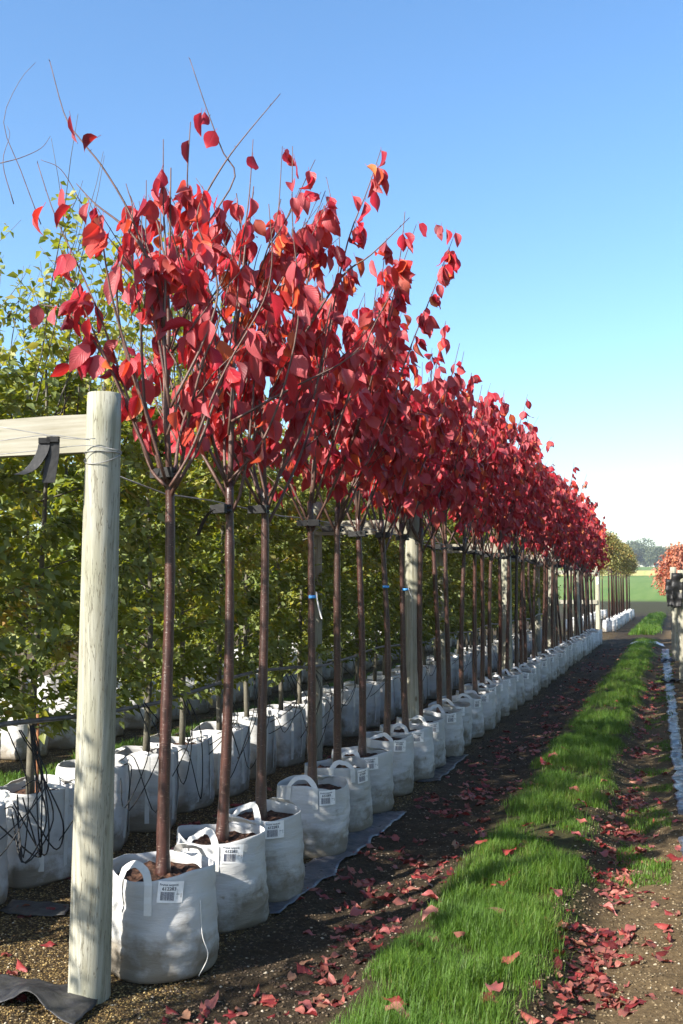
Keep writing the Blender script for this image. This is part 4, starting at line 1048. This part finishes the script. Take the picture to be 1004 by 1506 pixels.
# trees on the far side of the field
def far_tree_shape(seed, hgt, rad, n):
    r = random.Random(seed); g_ = np.random.default_rng(seed)
    tr = MB(); tr.tube([(0, 0, -.3), (.1, 0, hgt * .3), (.0, .1, hgt * .6)], [.35, .25, .12], 8)
    lobes = [(r.gauss(0, rad * .45), r.gauss(0, rad * .45), hgt * r.uniform(.3, .85), rad * r.uniform(.35, .6)) for _ in range(16)]
    for lx, ly, lz, lr in lobes[:9]: tr.tube([(0, 0, hgt * .28), (lx * .5, ly * .5, (lz + hgt * .28) / 2), (lx, ly, lz)], [.16, .1, .04], 5)
    pl, tones = [], []
    for _ in range(n):
        lx, ly, lz, lr = r.choice(lobes); v_ = g_.normal(0, 1, 3); v_ /= np.linalg.norm(v_); q = np.array([lx, ly, lz]) + v_ * lr * r.uniform(.6, 1.05)
        pl.append((q, leaf_rot(v_ + g_.normal(0, .5, 3), np.array([0, 0, 1.0]) + g_.normal(0, .6, 3)), r.uniform(7, 13), r.randrange(6))); tones.append(min(.999, max(0, r.gauss(.45, .22))))
    fm = mass(pl, HL, 'foliage', tones); fm.materials.append(M_FARG); tm = tr.mesh('trunk'); tm.materials.append(M_HBARK)
    return tm, fm
FT = [far_tree_shape(900 + v, h_, r_, 4200) for v, (h_, r_) in enumerate(((9.5, 5.0), (7.2, 4.6), (6.0, 4.5)))]
fts = [(934, 0, 'tall rounded tree at the left of the distant treeline', 1.0), (950, 2, 'dark rounded tree beside the tallest one in the distant treeline', 1.0), (965, 1, 'lower broad tree in the middle of the distant treeline', .85), (978, 2, 'low tree just left of the weeping tree on the horizon', .95), (996, 1, 'distant tree behind the weeping trees', .9), (917, 2, 'distant tree half hidden by the autumn trees', 1.0), (898, 1, 'distant tree behind the red crowns at the far row end', 1.0), (1020, 0, 'distant tree at the right edge of the horizon', .8)]
for k, (a, v, lab, s) in enumerate(fts):
    Y = 345 + rnd.uniform(-8, 25); d = ray(a, 840); p = cC + d * (Y / d.y)
    t = thing('field_tree', lab, 'tree', (p.x, Y, gz(p.x, Y)), 'trees beyond the field'); t.scale = (s, s, s); t.rotation_euler.z = rnd.uniform(0, 6)
    obj('trunk', FT[v][0], None, t); tag(obj('crown', FT[v][1], None, t), kind='stuff')
# pale dry grass margin across the field
m = MB(); nq = 60; vs, fs = [], []
for i_ in range(nq + 1):
    x_ = -160 + 240 * i_ / nq
    for yy, hh in ((182, .06), (182.3, .75 + .3 * rnd.random()), (184.5, .8 + .3 * rnd.random()), (185, .06)): vs.append((x_, yy + rnd.uniform(-.1, .1), gz(x_, yy) + hh))
for i_ in range(nq):
    for k in range(3): fs.append((i_ * 4 + k, i_ * 4 + 4 + k, i_ * 4 + 5 + k, i_ * 4 + 1 + k))
m.add(vs, fs)
tag(obj('field_margin', m.mesh('field_margin'), plain('dry_grass', (0.30, 0.26, 0.11), .9, .1, 1.5, (0.20, 0.23, 0.08))), kind='structure')

# ------------------------------------------------------------------ grass
def grass(name, n, sampler, hmin, hmax, wid):
    x_, y_, hsc = sampler(n); n = len(x_); z_ = height(x_, y_) - .004
    az = NR.uniform(0, 2 * PI, n); h = NR.uniform(hmin, hmax, n) * hsc; bend_ = NR.uniform(.15, .9, n) * h; wd = NR.uniform(.6, 1.2, n) * wid
    dx, dy = np.cos(az), np.sin(az); px_, py_ = -dy, dx
    b = np.stack([x_, y_, z_], 1); W = np.stack([px_ * wd / 2, py_ * wd / 2, 0 * wd], 1)
    mid = b + np.stack([dx * bend_ * .3, dy * bend_ * .3, h * .6], 1); tip = b + np.stack([dx * bend_, dy * bend_, h * (1 - .18 * bend_ / h)], 1)
    Vg = np.stack([b - W, b + W, mid + W * .75, mid - W * .75, tip], 1).reshape(-1, 3)
    k = np.arange(n)[:, None] * 5
    me = np_mesh(name, Vg, k + np.array([[0, 1, 2, 3]]), k + np.array([[3, 2, 4]]), tone=np.repeat(np.clip(NR.normal(.45, .24, n) + .5 * (vnoise(x_, y_, 2.2) - .5) + .4 * (vnoise(x_, y_, 11) - .5), 0, 1), 5))
    me.materials.append(M_GRASS); return me
def strip_sampler(y0, y1, x0=-1.30, x1=-.46, pw=1.0):
    def f(n):
        u = NR.random(n); y_ = np.exp(np.log(y0) + u * (np.log(y1) - np.log(y0))); x_ = NR.uniform(x0, x1, n)
        e = .24 * (vnoise(x_ * 0, y_, 2.3) - .5) + .1 * (vnoise(x_ * 0, y_, 9) - .5); e2 = .22 * (vnoise(x_ * 0 + 7, y_, 1.9) - .5) + .1 * (vnoise(x_ * 0 + 4, y_, 8) - .5)
        d = vnoise(x_, y_, 3.5) * .6 + vnoise(x_ + 3, y_, 9) * .4
        edge0 = np.minimum(x_ - x0 - .05 - e, x1 - .05 + e2 - x_); thin = np.clip((vnoise(x_ + 11, y_, 1.7) + .35 * vnoise(x_, y_ + 5, 7) - .25) / .25, 0, 1); keep = (edge0 > 0) & (d > .27) & (NR.random(len(x_)) < .35 + .65 * thin) & (NR.random(len(x_)) < np.clip(edge0 / .16, .12, 1) * np.clip((d - .30) / .22, .10, 1))
        edge = np.minimum(x_ - x0, x1 - x_) / (x1 - x0)
        hs = (.25 + 1.5 * d ** 1.5 + .7 * np.clip(vnoise(x_ + 2, y_, 13) - .55, 0, 1)) * (.6 + .8 * np.clip(edge * 4, 0, 1))
        return x_[keep], y_[keep], hs[keep]
    return f
def patch_sampler(y0, y1, x0, x1, thr):
    def f(n):
        u = NR.random(n); y_ = np.exp(np.log(y0) + u * (np.log(y1) - np.log(y0))); x_ = NR.uniform(x0, x1, n)
        d = vnoise(x_, y_, 2.6) * .55 + vnoise(x_ + 3, y_, 8) * .45; keep = d > thr
        return x_[keep], y_[keep], (.4 + 1.1 * (d[keep] - thr) / (1 - thr))
    return f
tag(obj('grass_strip', grass('grass_strip', 260000, strip_sampler(3.0, 29.3, -1.20, -.40), .018, .075, .0027)), 'strip of short green grass down the middle of the path', 'grass', kind='stuff')
tag(obj('grass_strip', grass('grass_strip', 22000, strip_sampler(32.5, 54, -1.5, -.45), .07, .15, .016)), 'strip of green grass continuing beyond the gap', 'grass', kind='stuff')
tag(obj('grass_tufts', grass('grass_tufts', 30000, patch_sampler(5.5, 26, -.36, -.06, .56), .02, .06, .0042)), 'thin grass tufts on the bare right wheel track', 'grass', kind='stuff')
tag(obj('grass_lane', grass('grass_lane', 45000, patch_sampler(5, 24, -5.1, -4.0, .34), .05, .11, .007)), 'green grass between the hedge row and the rearmost row', 'grass', kind='stuff')

# ------------------------------------------------------------------ gravel, chips and fallen leaves
oct_v = np.array([(1, 0, 0), (0, 1, 0), (-1, 0, 0), (0, -1, 0), (.1, .1, .75), (0, 0, -.4)], float)
oct_f = np.array([(0, 1, 4), (1, 2, 4), (2, 3, 4), (3, 0, 4), (1, 0, 5), (2, 1, 5), (3, 2, 5), (0, 3, 5)])
def chips(name, n, x0, x1, y0, y1, s0, s1, flat, keepf=None):
    y_ = np.exp(NR.uniform(math.log(y0), math.log(y1), n)); x_ = NR.uniform(x0, x1, n)
    if keepf is not None: k = keepf(x_, y_); x_, y_ = x_[k], y_[k]
    n = len(x_); s = NR.uniform(s0, s1, n) * NR.uniform(.6, 1.2, n); az = NR.uniform(0, 2 * PI, n); el = NR.uniform(.55, 1.0, n)
    ca, sa = np.cos(az), np.sin(az)
    jit = oct_v[None] * (1 + NR.uniform(-.25, .25, (n, 6, 3)))
    px_ = jit[:, :, 0] * s[:, None]; py_ = jit[:, :, 1] * (s * el)[:, None]; pz_ = jit[:, :, 2] * (s * flat)[:, None] + .25 * px_ * NR.uniform(-1, 1, n)[:, None]
    Vc = np.stack([px_ * ca[:, None] - py_ * sa[:, None] + x_[:, None], px_ * sa[:, None] + py_ * ca[:, None] + y_[:, None], pz_ + (height(x_, y_) + s * flat * .2)[:, None]], 2).reshape(-1, 3)
    T = (oct_f[None] + (np.arange(n) * 6)[:, None, None]).reshape(-1, 3)
    return np_mesh(name, Vc, None, T, tone=np.repeat(NR.random(n), 6))
def chip_mat(name, stops):
    M = N(name); M.col(M.ramp(rand_src(M, False), stops)); M.rough(.8, .3); return M.m
M_GRAVEL = chip_mat('gravel', [(0, (0.03, 0.02, 0.01)), (.4, (0.10, 0.062, 0.024)), (.75, (0.24, 0.16, 0.055)), (.93, (0.38, 0.28, 0.12)), (1, (0.5, 0.45, 0.36))])
M_CLOD = chip_mat('earth_clod', [(0, (0.02, 0.014, 0.009)), (.6, (0.07, 0.048, 0.03)), (.9, (0.14, 0.10, 0.06)), (1, (0.36, 0.31, 0.24))])
M_CLODD = chip_mat('dry_clod', [(0, (0.05, 0.036, 0.022)), (.6, (0.15, 0.11, 0.06)), (.9, (0.26, 0.20, 0.12)), (1, (0.42, 0.38, 0.3))])
tag(obj('gravel', chips('gravel', 42000, -3.5, -1.85, 2.7, 9, .003, .0075, .7), M_GRAVEL), 'golden gravel between the bag rows', 'gravel', kind='stuff')
tag(obj('earth_clods', chips('earth_clods', 16000, -1.9, -1.15, 2.8, 18, .003, .011, .6), M_CLOD), 'dark crumbly earth between bags and grass', 'earth', kind='stuff')
tag(obj('earth_clods', chips('earth_clods', 16000, -.58, .35, 2.8, 16, .003, .011, .6), M_CLODD), 'dry crumbly earth of the right wheel track', 'earth', kind='stuff')

FLV = [red_leaf(rnd.uniform(.08, .125), rnd.uniform(.05, .074), rnd.choice([.15, .35, .6, .9]), rnd.uniform(-.5, .7), rnd.uniform(-.5, .5), .010, 200 + k, .012) for k in range(10)]
FL_ME = [np_mesh('fallen_leaf', v - v.mean(0), f, uv=u, smooth=True) for v, f, u in FLV]
for m_ in FL_ME: m_.materials.append(M_FALL)
def fallen(x_, y_, lab, grp, extra=0.0):
    q = rnd.randrange(len(FL_ME)); o = bpy.data.objects.new('fallen_leaf', FL_ME[q]); COL.objects.link(o)
    s = rnd.uniform(.62, 1.0)
    E = Matrix.Rotation(rnd.uniform(0, 6.28), 4, 'Z') @ Matrix.Rotation(rnd.gauss(0, .14), 4, 'Y') @ Matrix.Rotation(rnd.choice((1, -1)) * PI / 2 + rnd.gauss(0, .13), 4, 'X')
    co = np.array([E @ Vector(v_) for v_ in FLV[q][0] - FLV[q][0].mean(0)]) * s
    o.matrix_world = Matrix.Translation((x_, y_, gz(x_, y_) - float(np.percentile(co[:, 2], 12)) + .001 + extra)) @ E @ Matrix.Scale(s, 4)
    tag(o, lab, 'leaf', grp)
def logy(a, b): return math.exp(rnd.uniform(math.log(a), math.log(b)))
for _ in range(112): fallen(-.35 + rnd.gauss(0, .075), logy(3.1, 17), 'fallen red leaf lying in the right wheel rut of the path', 'fallen leaves in the right rut')
for _ in range(98): fallen(rnd.uniform(-1.72, -1.22), logy(3.2, 16), 'fallen red leaf on the dark earth between round bags and grass', 'fallen leaves on the dark earth')
for _ in range(30): fallen(rnd.uniform(-1.15, -.55), logy(3.2, 9), 'fallen red leaf lying in the strip of grass', 'fallen leaves on the grass strip', .035)
for _ in range(20): fallen(rnd.uniform(-.15, .12), logy(3.9, 10), 'fallen red leaf on the dry earth right of the rut', 'fallen leaves right of the rut')
for _ in range(34): fallen(rnd.uniform(-3.0, -2.3), logy(2.9, 8), 'fallen red leaf on the gravel between the bag rows', 'fallen leaves on the gravel')
lit, lt = [], []
def litter(n, fx, y0, y1, up=0.0):
    for _ in range(n):
        for _t in range(12):
            x_, y_ = fx(), logy(y0, y1)
            if float(vnoise(x_, y_, 2.4)) * .6 + float(vnoise(x_ + 9, y_, 6)) * .4 > .52: break
        E = np.array((Matrix.Rotation(rnd.uniform(0, 6.28), 3, 'Z') @ Matrix.Rotation(rnd.gauss(0, .15), 3, 'Y') @ Matrix.Rotation(rnd.choice((1, -1)) * PI / 2 + rnd.gauss(0, .15), 3, 'X')))
        lit.append((np.array([x_, y_, gz(x_, y_) + .006 + up]), E, rnd.uniform(.4, .8), rnd.randrange(len(FLV)))); lt.append(rnd.random() ** 1.6)
FLC = [(v - v.mean(0), f, u) for v, f, u in FLV]
litter(640, lambda: -.35 + rnd.gauss(0, .085), 3.1, 26); litter(620, lambda: rnd.uniform(-1.80, -1.15), 3.1, 27); litter(60, lambda: rnd.uniform(-1.15, -.5), 4, 24, .02)
litter(120, lambda: rnd.uniform(-.15, .3), 3.6, 20); litter(160, lambda: rnd.uniform(-3.1, -2.3), 2.9, 14); litter(120, lambda: rnd.uniform(-5, -3.8), 5, 18)
lm = mass(lit, FLC, 'leaf_litter', lt); lm.materials.append(leaf_mat('leaf_litter', FALL, (0.28, 0.11, 0.085), (0.4, 0.08, 0.04), False, 0.12))
tag(obj('leaf_litter', lm), 'scattered small fallen red and brown leaves on the ground', 'leaf litter', kind='stuff')
# ------------------------------------------------------------------ thin autumn haze over the fields
m = MB(); m.box((0, 260, 10.5), (1, 0, 0), (0, 1, 0), (0, 0, 1), 420, 330, 13.5)
hz = obj('haze', m.mesh('haze', False)); M = N('haze'); M.t.nodes.remove(M.b)
pv = M.n('VolumePrincipled'); pv.inputs['Color'].default_value = (0.85, 0.92, 1.0, 1); pv.inputs['Density'].default_value = 0.0006; pv.inputs['Anisotropy'].default_value = 0.2
M.l(pv.outputs[0], M.out.inputs['Volume']); hz.data.materials.append(M.m); tag(hz, kind='stuff')
print('objects', len(bpy.data.objects))
